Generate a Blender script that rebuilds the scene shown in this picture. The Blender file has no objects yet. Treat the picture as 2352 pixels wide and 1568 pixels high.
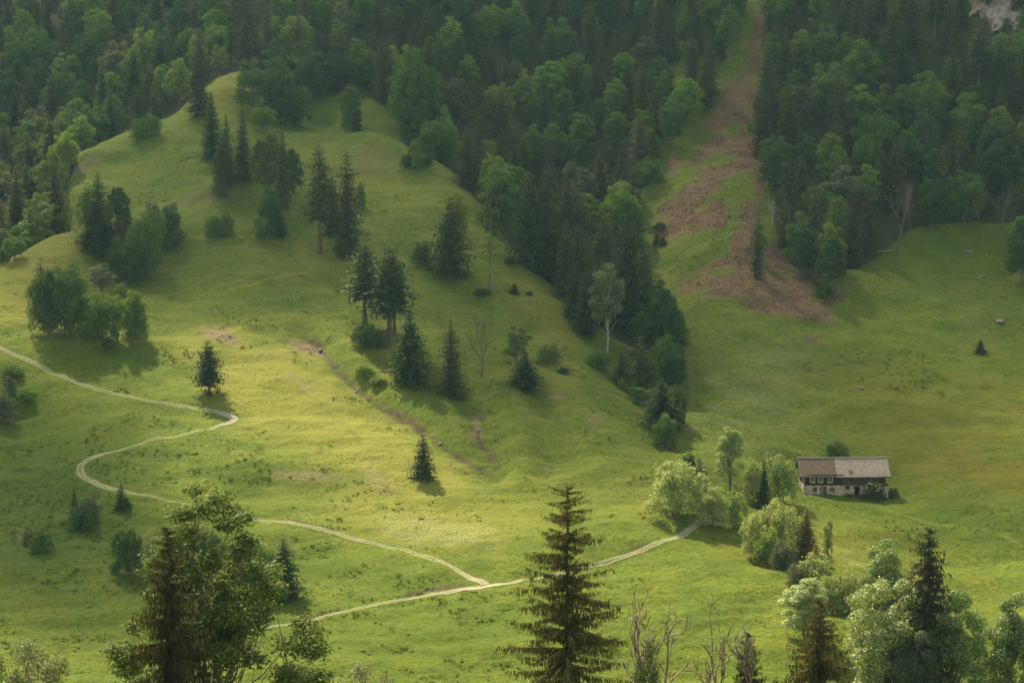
import bpy, math, random
import numpy as np
from mathutils import Vector, Matrix
R = math.radians
rng = np.random.default_rng(7)
random.seed(7)
scene = bpy.context.scene
COL = scene.collection
S = 0.77                       # metres per layout unit
F = 4389.0                     # focal length in layout pixels (picture 2352 x 1568)
PITCH = R(7.0)
CP, SP = math.cos(PITCH), math.sin(PITCH)

def ray(u, v):
    dx = (u - 1176.0) / F; dz = (784.0 - v) / F
    return np.array([dx, CP + dz * SP, -SP + dz * CP])
def at_depth(u, v, Y):         # world point on the sight line (u, v) at forward distance Y (already in metres)
    d = ray(u, v); return d * (Y / d[1])
def project(p):
    c = p[1] * CP - p[2] * SP
    up = p[1] * SP + p[2] * CP
    return 1176 + F * p[0] / c, 784 - F * up / c

# ------------------------------------------------------------------ noise
_tab = np.random.default_rng(3).random((256, 256))
def vnoise(x, y, seed=0):
    x = x + seed * 17.31; y = y + seed * 9.77
    ix = np.floor(x).astype(int); iy = np.floor(y).astype(int)
    fx = x - ix; fy = y - iy
    fx = fx * fx * (3 - 2 * fx); fy = fy * fy * (3 - 2 * fy)
    a = _tab[ix & 255, iy & 255]; b = _tab[(ix + 1) & 255, iy & 255]
    c = _tab[ix & 255, (iy + 1) & 255]; d = _tab[(ix + 1) & 255, (iy + 1) & 255]
    return (a * (1 - fx) + b * fx) * (1 - fy) + (c * (1 - fx) + d * fx) * fy
def fbm(x, y, octaves=4, seed=0):
    s = 0; amp = 1; tot = 0
    for o in range(octaves):
        s = s + amp * vnoise(x * 2 ** o, y * 2 ** o, seed + o * 3); tot += amp; amp *= 0.5
    return s / tot
def sstep(a, b, x):
    t = np.clip((x - a) / (b - a), 0, 1); return t * t * (3 - 2 * t)

# ------------------------------------------------------------------ terrain: control points (u, v, distance in layout units)
CTRL = [
 # far left, out of frame
 (-350,1568,350),(-350,1300,440),(-350,1000,540),(-350,760,600),(-350,680,640),(-350,700,700),(-350,480,830),(-350,300,910),(-350,100,1010),(-350,-150,1130),
 # u = 0 .. 200 : lower left hill, knoll crest, dip, forest behind
 (0,1568,362),(0,1400,415),(0,1200,478),(0,1000,540),(0,820,588),(0,700,622),(0,625,650),(0,650,690),(0,560,760),(0,440,830),(0,300,905),(0,170,975),(0,30,1060),(0,-150,1150),
 (185,1568,366),(185,1300,440),(185,1080,508),(185,900,566),(185,780,600),(185,680,632),(185,600,655),(185,532,682),(185,545,720),(165,440,745),(150,400,770),(140,395,800),(185,300,880),(185,150,965),(185,30,1030),(185,-150,1130),
 (60,600,658),(110,560,668),(60,640,700),
 (330,470,735),(300,400,765),(330,560,690),(330,640,660),(300,300,806),(280,330,835),(300,240,880),(320,120,955),(330,0,1025),(330,-150,1110),
 (200,352,775),(250,322,795),(230,380,772),
 # u = 480 column
 (480,1568,370),(480,1400,418),(480,1200,472),(480,1080,508),(480,960,548),(480,905,565),(480,800,597),(480,700,625),(480,600,660),(480,540,690),(480,440,735),(480,320,785),(480,230,825),(480,192,845),(470,200,880),(470,100,935),(470,0,990),(470,-150,1075),
 (420,262,820),(420,255,850),(548,166,872),(560,140,905),(560,40,960),(560,250,828),(600,200,862),
 (620,520,697),(620,420,742),(640,300,812),(700,290,832),(750,205,885),(750,100,930),(750,0,975),(750,-150,1055),
 # u = 800..1000 : central spur
 (700,1568,374),(700,1400,422),(700,1250,462),(700,1100,505),(700,960,548),(700,850,582),(700,760,610),(700,650,645),(700,560,680),(700,450,735),
 (830,304,792),(830,318,815),(830,250,852),(760,330,790),(760,400,760),(900,205,890),(900,320,786),(930,335,784),(1000,374,770),(960,392,806),(890,330,815),
 (970,1568,377),(970,1400,420),(970,1340,436),(970,1240,464),(970,1100,508),(970,1000,540),(970,900,571),(970,780,604),(970,650,648),(970,550,690),(970,450,735),(900,400,757),(1020,440,738),
 (1020,350,830),(1050,250,870),(1100,100,935),(1100,0,980),(1100,-150,1060),(930,100,930),(930,0,975),
 # u = 1200..1450 : right flank of the spur down to the gully
 (1200,1568,378),(1200,1400,418),(1200,1335,438),(1200,1200,478),(1200,1100,508),(1200,1000,538),(1200,900,570),(1200,800,603),(1200,700,638),(1190,600,684),(1080,500,722),
 (1400,1300,446),(1400,1200,476),(1400,1100,508),(1400,1000,540),(1400,900,575),(1340,800,610),(1300,710,644),(1440,950,562),
 (1535,1040,542),(1540,960,584),(1530,880,620),(1500,800,655),(1450,720,695),(1385,630,740),(1310,545,785),(1240,470,815),(1150,400,830),
 (1250,350,850),(1350,250,895),(1350,100,950),(1350,0,990),(1350,-150,1060),
 # right of the gully
 (1600,1190,480),(1580,1100,510),(1640,1040,535),(1620,960,572),(1630,880,606),(1640,800,638),(1610,700,676),(1600,600,722),(1510,500,768),(1490,430,795),(1560,330,830),(1640,230,862),(1690,130,900),(1720,30,940),(1720,-150,1020),
 (1750,1135,520),(1750,1000,574),(1750,900,607),(1750,800,640),(1750,690,680),(1740,560,725),(1730,450,768),(1740,300,830),
 (1890,1136,543),(2060,1142,543),(1950,1170,520),(1950,1000,582),(1950,900,612),(1950,800,646),(1950,700,682),(1960,630,710),(2150,540,748),(2150,700,684),(2150,860,625),(2150,1000,582),(2150,1140,542),(2150,1300,482),
 (2352,560,742),(2352,700,688),(2352,800,652),(2352,900,618),(2352,1000,584),(2352,1130,542),(2352,1300,478),(2352,1450,425),(2352,1568,385),
 (1600,1300,446),(1600,1450,408),(1600,1568,380),(1750,1290,450),(1850,1350,432),(1950,1405,418),(1990,1500,396),(1950,1280,462),(2100,1450,418),(2100,1568,388),(1800,1450,408),(1800,1568,380),(1680,1240,465),
 (1800,600,724),(1850,500,758),(1850,400,790),(1850,300,825),(1850,150,880),(1850,0,938),(1850,-150,1010),
 (2100,450,780),(2100,300,825),(2100,150,872),(2100,0,922),(2100,-150,990),(2352,450,775),(2352,300,815),(2352,150,860),(2352,0,906),(2352,-150,975),
 (2700,1568,380),(2700,1300,478),(2700,1000,580),(2700,700,685),(2700,450,770),(2700,150,855),(2700,-150,960),
]
P3 = [at_depth(u, v, Y * S) for u, v, Y in CTRL]
for xx in (-170, -60, 60, 170):
    for yy, zz in ((-40, 9), (0, -2.6), (60, -25), (146, -59), (250, -97.5), (320, -113.5)):
        P3.append(np.array([xx, yy, zz]) * S)
P3 = np.array(P3)
PX, PY, PZ = P3[:, 0] / 100, P3[:, 1] / 100, P3[:, 2]
def _k(r2): return 0.5 * r2 * np.log(r2 + 1e-9)
n = len(P3)
A = np.zeros((n + 3, n + 3))
A[:n, :n] = _k((PX[:, None] - PX) ** 2 + (PY[:, None] - PY) ** 2) + np.eye(n) * 0.0006
A[:n, n] = A[n, :n] = 1; A[:n, n + 1] = A[n + 1, :n] = PX; A[:n, n + 2] = A[n + 2, :n] = PY
W = np.linalg.solve(A, np.concatenate([PZ, [0, 0, 0]]))
def tps(x, y):
    x = x / 100; y = y / 100
    out = W[n] + W[n + 1] * x + W[n + 2] * y
    for i in range(n):
        out = out + W[i] * _k((x - PX[i]) ** 2 + (y - PY[i]) ** 2)
    return out
def axis(lo, hi, a, b, fine, coarse):
    left = np.arange(lo, a, coarse); mid = np.arange(a, b, fine); right = np.arange(b, hi + coarse, coarse)
    return np.concatenate([left, mid, right])
GX = axis(-330, 330, -222, 222, 0.75, 6.0)
GY = axis(-60, 900, 270, 735, 0.75, 5.0)
MX, MY = np.meshgrid(GX, GY, indexing='ij')
cx = np.linspace(GX[0], GX[-1], 260); cy = np.linspace(GY[0], GY[-1], 420)
def interp2(ax, ay, Z, x, y):
    i = np.clip(np.searchsorted(ax, x, side='right') - 1, 0, len(ax) - 2); j = np.clip(np.searchsorted(ay, y, side='right') - 1, 0, len(ay) - 2)
    fx = np.clip((x - ax[i]) / (ax[i + 1] - ax[i]), 0, 1); fy = np.clip((y - ay[j]) / (ay[j + 1] - ay[j]), 0, 1)
    return (Z[i, j] * (1 - fx) + Z[i + 1, j] * fx) * (1 - fy) + (Z[i, j + 1] * (1 - fx) + Z[i + 1, j + 1] * fx) * fy
GZ = tps(MX, MY)
_far = sstep(200, 300, MY)
GZ = GZ + _far * ((fbm(MX / 24, MY / 17, 3, 1) - 0.5) * 3.5 + (fbm(MX / 8, MY / 5, 3, 5) - 0.5) * 1.4 + (fbm(MX / 2.2, MY / 1.6, 2, 9) - 0.5) * 0.22)
# cattle terraces: little steps that follow the contour lines
_st = GZ / 0.85 + 1.6 * fbm(MX / 14, MY / 10, 3, 13)
GZ = GZ + _far * 0.16 * np.abs((_st % 1.0) - 0.5) * 2 * sstep(.38, .62, fbm(MX / 30, MY / 22, 2, 15)) 
def fold(Z, pts, width, amp, skew=0.0):
    """a ridge (amp > 0) or a trough along a line of (u, v, distance) points"""
    P = np.array([at_depth(u, v, Y * S)[:2] for u, v, Y in pts]); D = np.full(MX.shape, 1e9)
    for p, q in zip(P[:-1], P[1:]):
        e = q - p; tt = np.clip(((MX - p[0]) * e[0] + (MY - p[1]) * e[1]) / (e @ e), 0, 1)
        D = np.minimum(D, np.hypot(MX - p[0] - tt * e[0], MY - p[1] - tt * e[1]))
    return Z + 1.45 * amp * np.exp(-(D / width) ** 2) * (0.6 + 0.8 * fbm(MX / 12, MY / 10, 2, 18))
GZ = fold(GZ, [(600,550,686),(655,500,708),(715,430,742),(760,380,768)], 5, 1.7)
GZ = fold(GZ, [(480,455,728),(560,410,746),(655,375,770)], 5, 1.8)
GZ = fold(GZ, [(640,560,680),(690,520,698),(750,470,722)], 5, -1.3)
GZ = fold(GZ, [(560,470,722),(620,430,738)], 5, -1.3)
GZ = fold(GZ, [(690,770,606),(770,850,582),(852,922,562),(1010,1020,533),(1112,1088,512)], 4.5, -1.3)
GZ = fold(GZ, [(780,780,604),(860,860,580),(960,930,562),(1060,1000,540)], 6, 0.9)
GZ = fold(GZ, [(1040,890,574),(1095,975,547),(1142,1078,515)], 3.5, -1.2)
GZ = fold(GZ, [(1240,900,572),(1262,1000,540),(1262,1096,510)], 4, -0.9)
GZ = fold(GZ, [(1170,880,577),(1190,980,546),(1205,1060,520)], 5, 0.9)
GZ = fold(GZ, [(840,660,643),(930,600,668),(1000,560,687)], 5, 0.9)
GZ = fold(GZ, [(860,360,776),(930,372,772),(1000,420,752)], 4, 0.9)
GZ = fold(GZ, [(840,400,757),(930,420,750)], 4, -0.8)
GZ = fold(GZ, [(0,880,572),(120,990,540),(60,1130,498)], 7, -1.4)
GZ = fold(GZ, [(250,960,548),(420,1030,525),(600,1090,508)], 6, 0.8)
GZ = fold(GZ, [(2000,640,706),(2150,700,684),(2352,740,672)], 7, 1.2)
GZ = fold(GZ, [(1700,880,614),(1900,930,600),(2150,940,600)], 6, 0.9)
GZ = fold(GZ, [(1950,1230,495),(2150,1210,508),(2352,1230,502)], 5, 1.0)
# level stand of the farmhouse
_yb = 543 * S
_zl, _zr = at_depth(1848, 1134, _yb)[2], at_depth(2034, 1141.5, _yb)[2]
_xl, _xr = at_depth(1848, 1134, _yb)[0], at_depth(2034, 1141.5, _yb)[0]
_pad = _zl + (_zr - _zl) * np.clip((MX - _xl) / (_xr - _xl), -.3, 1.4) + (MY - _yb) * np.where(MY < _yb, .10, .03)
_dx = np.maximum(np.maximum(_xl - MX, MX - _xr), 0); _dy = np.maximum(np.maximum(_yb - 3 - MY, MY - _yb - 9), 0)
_w = 1 - sstep(0, 11, np.hypot(_dx, _dy)); GZ = GZ * (1 - _w) + (_pad + (fbm(MX / 2.5, MY / 2, 2, 19) - .5) * .2) * _w
def ground(x, y): return interp2(GX, GY, GZ, np.asarray(x, float), np.asarray(y, float))
_YS = np.arange(150, 1000, 0.4)
def hit(u, v, ymin=200):       # where the sight line first meets the ground
    d = ray(u, v)
    ys = _YS[_YS > ymin]
    x = d[0] / d[1] * ys; z = d[2] / d[1] * ys
    below = np.nonzero(z <= ground(x, ys))[0]
    k = below[0] if len(below) else len(ys) - 1
    return np.array([x[k], ys[k], float(ground(x[k], ys[k]))])

# ------------------------------------------------------------------ scene objects
def new_obj(name, mesh, parent=None):
    o = bpy.data.objects.new(name, mesh); COL.objects.link(o)
    if parent is not None: o.parent = parent
    return o
def tag(o, label=None, cat=None, group=None, kind=None):
    if label: o['label'] = label
    if cat: o['category'] = cat
    if group: o['group'] = group
    if kind: o['kind'] = kind
    return o
def mk(name, V, Fc, mats=(), smooth=False, mi=None):
    """mesh from an (n,3) vertex array and a face array (n,3) or (n,4) or a list of those"""
    me = bpy.data.meshes.new(name)
    V = np.asarray(V, np.float32)
    fl = Fc if isinstance(Fc, list) else [Fc]
    fl = [np.asarray(f, np.int32) for f in fl if len(f)]
    loops = np.concatenate([f.ravel() for f in fl]); sizes = np.concatenate([np.full(len(f), f.shape[1], np.int32) for f in fl])
    me.vertices.add(len(V)); me.vertices.foreach_set('co', V.ravel())
    me.loops.add(len(loops)); me.loops.foreach_set('vertex_index', loops)
    me.polygons.add(len(sizes)); st = np.concatenate([[0], np.cumsum(sizes)[:-1]]).astype(np.int32)
    me.polygons.foreach_set('loop_start', st); me.polygons.foreach_set('loop_total', sizes)
    for m in mats: me.materials.append(m)
    if mi is not None: me.polygons.foreach_set('material_index', np.asarray(mi, np.int32))
    me.polygons.foreach_set('use_smooth', np.full(len(sizes), smooth))
    me.update(calc_edges=True)
    return me
# ------------------------------------------------------------------ materials
class NT:
    def __init__(s, name):
        s.m = bpy.data.materials.new(name); s.m.use_nodes = True; s.t = s.m.node_tree; s.t.nodes.clear()
        s.out = s.t.nodes.new('ShaderNodeOutputMaterial')
    def n(s, typ, **kw):
        nd = s.t.nodes.new('ShaderNode' + typ)
        for k, v in kw.items():
            if k.startswith('i_'):
                key = k[2:]; nd.inputs[int(key) if key.isdigit() else key.replace('_', ' ')].default_value = v
            else: setattr(nd, k, v)
        return nd
    def l(s, a, b): s.t.links.new(a, b)
    def noise(s, vec, scale, detail=4, rough=0.55, dist=0.0):
        nd = s.n('TexNoise', i_Scale=scale, i_Detail=detail, i_Roughness=rough, i_Distortion=dist)
        if vec is not None: s.l(vec, nd.inputs['Vector'])
        return nd.outputs['Fac']
    def ramp(s, fac, stops):
        nd = s.n('ValToRGB'); e = nd.color_ramp.elements
        while len(e) > 1: e.remove(e[-1])
        e[0].position = stops[0][0]; e[0].color = (*stops[0][1], 1) if not isinstance(stops[0][1], float) else (stops[0][1],) * 3 + (1,)
        for p, c in stops[1:]:
            k = e.new(p); k.color = (*c, 1) if not isinstance(c, float) else (c, c, c, 1)
        s.l(fac, nd.inputs[0]); return nd.outputs[0]
    def math(s, op, a, b=None, clamp=False):
        nd = s.n('Math', operation=op, use_clamp=clamp)
        for i, x in enumerate((a, b)):
            if x is None: continue
            if isinstance(x, (int, float)): nd.inputs[i].default_value = x
            else: s.l(x, nd.inputs[i])
        return nd.outputs[0]
    def mix(s, fac, a, b, blend='MIX'):
        nd = s.n('Mix', data_type='RGBA', blend_type=blend)
        for sock, x in ((nd.inputs[0], fac), (nd.inputs[6], a), (nd.inputs[7], b)):
            if isinstance(x, (int, float)): sock.default_value = x
            elif isinstance(x, tuple): sock.default_value = (*x, 1)
            else: s.l(x, sock)
        return nd.outputs[2]

def leaf_mat(name, trans=0.35, gloss=0.05, rough=0.5, var=0.55):
    t = NT(name)
    oi = t.n('ObjectInfo'); geo = t.n('NewGeometry')
    r = geo.outputs['Random Per Island']
    val = t.math('ADD', t.math('MULTIPLY', r, var * 2), 1 - var)
    hsv = t.n('HueSaturation'); t.l(oi.outputs['Color'], hsv.inputs['Color'])
    hsv.inputs['Saturation'].default_value = 1.0
    r2 = t.n('TexWhiteNoise', noise_dimensions='1D'); t.l(r, r2.inputs['W'])
    t.l(t.math('ADD', t.math('MULTIPLY', r2.outputs[0], 0.05), 0.475), hsv.inputs['Hue'])
    t.l(val, hsv.inputs['Value'])
    d = t.n('BsdfDiffuse'); t.l(hsv.outputs[0], d.inputs[0])
    tr = t.n('BsdfTranslucent'); t.l(t.mix(1.0, hsv.outputs[0], (1.25, 1.2, 0.6), 'MULTIPLY'), tr.inputs[0])
    m1 = t.n('MixShader', i_0=trans); t.l(d.outputs[0], m1.inputs[1]); t.l(tr.outputs[0], m1.inputs[2])
    g = t.n('BsdfGlossy', i_Roughness=rough); g.inputs[0].default_value = (0.9, 0.95, 0.85, 1)
    m2 = t.n('MixShader', i_0=gloss); t.l(m1.outputs[0], m2.inputs[1]); t.l(g.outputs[0], m2.inputs[2])
    t.l(m2.outputs[0], t.out.inputs[0]); return t.m
def bark_mat(name, c1, c2, scale=6.0, stretch=0.25):
    t = NT(name); tc = t.n('TexCoord'); mp = t.n('Mapping'); mp.inputs['Scale'].default_value = (1, 1, stretch)
    t.l(tc.outputs['Object'], mp.inputs[0])
    nz = t.noise(mp.outputs[0], scale, 5, 0.65)
    b = t.n('BsdfPrincipled', i_Roughness=0.9); b.inputs['Specular IOR Level'].default_value = 0.15
    t.l(t.ramp(nz, [(0.3, c1), (0.7, c2)]), b.inputs[0])
    bp = t.n('Bump', i_Strength=0.5, i_Distance=0.05); t.l(nz, bp.inputs['Height']); t.l(bp.outputs[0], b.inputs['Normal'])
    t.l(b.outputs[0], t.out.inputs[0]); return t.m
M_needle = leaf_mat('needles', 0.25, 0.015, 0.55, 0.45)
M_leaf = leaf_mat('leaves', 0.42, 0.015, 0.55, 0.45)
M_pale = leaf_mat('pale_leaves', 0.40, 0.045, 0.45, 0.45)
M_bark = bark_mat('spruce_bark', (0.05, 0.037, 0.028), (0.15, 0.115, 0.085))
M_grey = bark_mat('grey_bark', (0.07, 0.06, 0.048), (0.17, 0.15, 0.12))
M_birch = bark_mat('birch_bark', (0.16, 0.15, 0.13), (0.44, 0.42, 0.38), 3.0, 1.6)
M_dead = bark_mat('weathered_wood', (0.09, 0.075, 0.06), (0.30, 0.25, 0.2))
# ------------------------------------------------------------------ tree library
def unit(a): return a / (np.linalg.norm(a, axis=-1, keepdims=True) + 1e-9)
def spikes(P, D, L, Wd, nrm):   # slim rhombus blades from P along D
    T = unit(np.cross(D, nrm)) * Wd[:, None]
    V = np.stack([P, P + D * L[:, None] * 0.45 + T, P + D * L[:, None], P + D * L[:, None] * 0.45 - T], 1).reshape(-1, 3)
    Fc = np.arange(len(V)).reshape(-1, 4); return V, Fc
def blades(C, N, s1, s2, g):    # leaf faces at C facing N
    t = unit(np.cross(N, unit(g.normal(size=C.shape)))); b = np.cross(N, t)
    t = t * s1[:, None]; b = b * s2[:, None]
    V = np.stack([C - t, C - b * 0.8 + N * s2[:, None] * 0.15, C + t, C + b * 0.8 + N * s2[:, None] * 0.15], 1).reshape(-1, 3)
    return V, np.arange(len(V)).reshape(-1, 4)
def join(parts):
    V = []; Fc = []; o = 0
    for v, f in parts:
        if len(v) == 0: continue
        V.append(v); Fc.append(np.asarray(f) + o); o += len(v)
    return np.concatenate(V), Fc
def tube(pts, rad, sides=6):
    pts = np.asarray(pts, float); rad = np.asarray(rad, float); n = len(pts)
    d = np.gradient(pts, axis=0); d = unit(d)
    ref = np.where(np.abs(d[:, 2:3]) > 0.9, np.array([[1.0, 0, 0]]), np.array([[0, 0, 1.0]]))
    a = unit(np.cross(d, ref)); b = np.cross(d, a)
    th = np.linspace(0, 2 * np.pi, sides, endpoint=False)
    V = (pts[:, None] + rad[:, None, None] * (np.cos(th)[None, :, None] * a[:, None] + np.sin(th)[None, :, None] * b[:, None])).reshape(-1, 3)
    i = np.arange(n - 1)[:, None] * sides; k = np.arange(sides)[None]; k2 = (k + 1) % sides
    Fc = np.stack([i + k, i + k2, i + sides + k2, i + sides + k], -1).reshape(-1, 4)
    V = np.concatenate([V, pts[-1:]]); tip = len(V) - 1
    cap = np.stack([(n - 1) * sides + np.arange(sides), (n - 1) * sides + (np.arange(sides) + 1) % sides, np.full(sides, tip), np.full(sides, tip)], -1)
    return V, Fc, cap[:, :3]
def tubes(list_):
    V = []; Q = []; T = []; o = 0
    for pts, rad, sides in list_:
        v, q, t = tube(pts, rad, sides); V.append(v); Q.append(q + o); T.append(t + o); o += len(v)
    return np.concatenate(V), [np.concatenate(Q), np.concatenate(T)]

class Proto: pass
PROTO = {}
def proto(name, H, Wd, crown, trunk, leafm, barkm):
    p = Proto(); p.H, p.W = H, Wd
    p.crown = mk('crown', crown[0], crown[1], [leafm]) if crown is not None else None
    p.trunk = mk('trunk', trunk[0], trunk[1], [barkm], True) if trunk is not None else None
    PROTO[name] = p; return p

def spruce(name, H, Rm, base, seed, lev=26, per=6, steps=4, droop=0.35, up=0.35, ragged=0.3, hang=0.0, blade=0.9, pw=0.85, thick=0.2, side=1.0, bark=None, gaps=0.0, jz=1.0, tr_=1.0):
    g = np.random.default_rng(seed)
    P = []; D = []; L = []; Wd = []; lean = g.normal(0, 0.006, 2)
    bt = []
    for li in range(lev):
        t = (li + g.uniform(-.3, .3)) / lev
        t = min(max(t, 0), 0.985)
        z0 = H * (base + (1 - base) * t)
        prof = Rm * (1 - t) ** pw * (0.72 + 0.28 * min(1, t / 0.14)) + 0.05
        lvl = 1 + g.normal(0, ragged * 0.35)
        a0 = g.uniform(0, 6.28)
        nb = max(3, int(round(per * (0.6 + 0.4 * (1 - t)))))
        for k in range(nb):
            if g.random() < gaps: continue
            az = a0 + 6.283 * k / nb + g.normal(0, 0.22)
            z0 = H * (base + (1 - base) * min(.985, max(0, t + g.uniform(-.75, .75) * jz / lev)))
            ln = prof * lvl * np.clip(1 + g.normal(0, ragged), 0.35, 1.35)
            out = np.array([math.cos(az), math.sin(az), 0]); sd = np.array([-out[1], out[0], 0])
            e0 = up * (t * 1.5 - 0.25) + g.normal(0, 0.08); dr = droop * (1.1 - t * 0.7) * g.uniform(0.7, 1.3)
            st = max(2, int(round(steps * (0.5 + 0.5 * ln / Rm))))
            def pt(s): return out * (ln * s) + np.array([lean[0] * z0, lean[1] * z0, z0 + ln * (e0 * s - dr * s ** 2 + 0.45 * dr * s ** 4)])
            if li % 1 == 0: bt.append((pt(0.02), pt(0.35), pt(0.75), ln))
            for j in range(st):
                s = (j + 0.6 + g.uniform(-.25, .25)) / st
                p = pt(s); fw = unit(pt(min(s + 0.08, 1.08)) - p)
                bl = blade * (0.35 + 0.75 * (1 - s)) * (0.16 + 1.05 * min(1, ln / Rm)) * side
                for sg in (-1, 1):
                    d = unit(fw * g.uniform(0.5, 0.9) + sd * sg * g.uniform(0.6, 1.0) + np.array([0, 0, g.uniform(-0.45, 0.0) - hang * 0.5]))
                    P.append(p); D.append(d); L.append(bl * g.uniform(0.7, 1.25)); Wd.append(bl * thick * g.uniform(0.7, 1.2))
                bq = blade * min(1, .18 + 1.3 * ln / Rm)
                P.append(p); D.append(fw); L.append(bq * 0.7 * g.uniform(.7, 1.2)); Wd.append(bq * thick * 0.6)
                nh = hang * 2.2
                while nh > 0:
                    if g.random() < nh:
                        q = p + sd * g.normal(0, bl * 0.35) + fw * g.normal(0, 0.15)
                        d = unit(np.array([g.normal(0, 0.22), g.normal(0, 0.22), -1]) + fw * 0.15)
                        P.append(q); D.append(d); L.append(bq * g.uniform(0.5, 1.3)); Wd.append(bq * thick * 0.5)
                    nh -= 1
        # leader
    P.append(np.array([0, 0, H * 0.955])); D.append(np.array([0, 0, 1.0])); L.append(H * 0.05); Wd.append(0.1)
    P = np.array(P); D = np.array(D); L = np.array(L); Wd = np.array(Wd)
    nr = unit(np.array([0, 0, 1.0]) + g.normal(0, 0.45, P.shape))
    crown = spikes(P, D, L, Wd, nr)
    zs = np.linspace(0, H * 0.985, 8)
    r0 = (0.0125 * H + 0.02) * tr_
    tr = [(np.stack([zs * lean[0] * 1.0, zs * lean[1] * 1.0, zs], 1), r0 * (1 - zs / H) ** 0.8 + 0.02 + r0 * 0.5 * np.exp(-zs / 0.5), 7)]
    if steps > 6:
        for a, b, c, ln in bt: tr.append((np.array([a, b, c]), np.array([0.022, 0.016, 0.007]) * (0.4 + ln / 3.0), 3))
    tv = tubes(tr)
    tv[0][tv[0][:, 2] < 0.01, 2] = -0.5
    return proto(name, H, 1.72 * Rm, crown, tv, M_needle, bark or M_bark)

def broad(name, H, Wd, seed, base=0.25, blobs=22, leaves=3000, leaf=0.28, blob=0.3, shape='round', leafm=None, bark=None, trunks=1, up=0.35, stray=0.06, limb_r=1.0, fill=0.45, low=0.45):
    g = np.random.default_rng(seed)
    Rr = Wd / 2; hc = H * (base + 1) / 2; rz = H * (1 - base) / 2
    C = []; rb = []
    ga = 2.39996
    for i in range(blobs):
        f = (i + 0.5) / blobs
        zc = 1 - 1.85 * f; rad = math.sqrt(max(0.02, 1 - zc * zc)) if zc > 0 else 1 - low * zc * zc; az = i * ga + g.normal(0, 0.35)
        k = (g.uniform(0.6, 0.88) if zc > -.3 else g.uniform(.72, .92)) if i % 4 else g.uniform(0.15, 0.5)
        taper = 1.0
        if shape == 'tall': taper = 1 - 0.35 * max(0, zc)
        if shape == 'tall2': taper = 1 - 0.48 * sstep(-.3, .9, np.float64(zc))
        if shape == 'spread': taper = 1 + 0.1 * zc
        if shape == 'bush': taper = 1.0 - 0.15 * max(0, zc)
        kz = k if zc > -.3 else max(k, .8)
        C.append([rad * math.cos(az) * Rr * k * taper, rad * math.sin(az) * Rr * k * taper, hc + zc * rz * kz * 1.05])
        rb.append(blob * Rr * g.uniform(0.7, 1.3) * (0.8 if zc > 0.6 else 1))
    C = np.array(C); rb = np.array(rb)
    # the crown reaches the requested top and width
    C[:, 2] += (H - (C[:, 2] + rb * 0.95).max()) * sstep(hc - rz, hc + rz * .5, C[:, 2])
    per = (rb ** 2 / (rb ** 2).sum() * leaves).astype(int)
    Q = []; N = []
    for c, r, m in zip(C, rb, per):
        d = unit(g.normal(size=(m, 3)) + np.array([0, 0, up]))
        k = np.where(g.random(m) < fill, g.uniform(0.35, 0.9, m), g.uniform(0.85, 1.1, m))
        q = c + d * (r * k)[:, None] * np.array([1, 1, 0.8])
        ss = g.random(m) < stray
        q[ss] += g.normal(0, r * 0.35, (ss.sum(), 3))
        Q.append(q); N.append(unit(d + np.array([0, 0, 0.5]) + g.normal(0, 0.55, (m, 3))))
    Q = np.concatenate(Q); N = np.concatenate(N)
    if shape == 'bush':
        low = Q[:, 2] < 0.12 * H; Q[low, 2] = np.abs(Q[low, 2]) * 0.6 + 0.05
    s = leaf * g.uniform(0.6, 1.35, len(Q))
    crown = blades(Q, N, s, s * 0.62, g)
    tr = []
    for k in range(trunks):
        off = np.array([g.normal(0, 0.12 * Rr), g.normal(0, 0.12 * Rr), 0]) * (trunks > 1)
        top = C[np.argmax(C[:, 2] - 0.3 * np.abs(g.normal(0, 1, len(C))))] if k == 0 else C[g.integers(0, max(2, blobs // 2))]
        zs = np.linspace(0, 1, 6)[:, None]
        pts = off * (1 - zs) + (top + off * 0.3) * zs ** np.array([1.6, 1.6, 1.0])
        pts[1:-1] += g.normal(0, 0.012 * H, (4, 3)) * np.array([1, 1, 0])
        r0 = (0.017 * H + 0.02) / math.sqrt(trunks) * limb_r
        pts[0, 2] = -0.4
        tr.append((pts, r0 * (1 - 0.85 * zs[:, 0]), 6))
        for i in range(k, blobs, trunks):
            zi = np.clip(C[i, 2] * g.uniform(0.35, 0.7), H * 0.12, H * 0.85)
            f = np.clip(zi / max(pts[-1, 2], 0.1), 0.05, 0.9); st = pts[0] * (1 - f) + pts[-1] * f
            j = f * 5; j0 = int(j); st = pts[j0] * (1 - (j - j0)) + pts[min(j0 + 1, 5)] * (j - j0)
            md = (st + C[i]) / 2 + g.normal(0, 0.03 * H, 3) + np.array([0, 0, -0.02 * H])
            tr.append((np.array([st, md, C[i]]), np.array([0.34, 0.22, 0.06]) * r0, 4))
    return proto(name, H, Wd, crown, tubes(tr), leafm or M_leaf, bark or M_grey)

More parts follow.
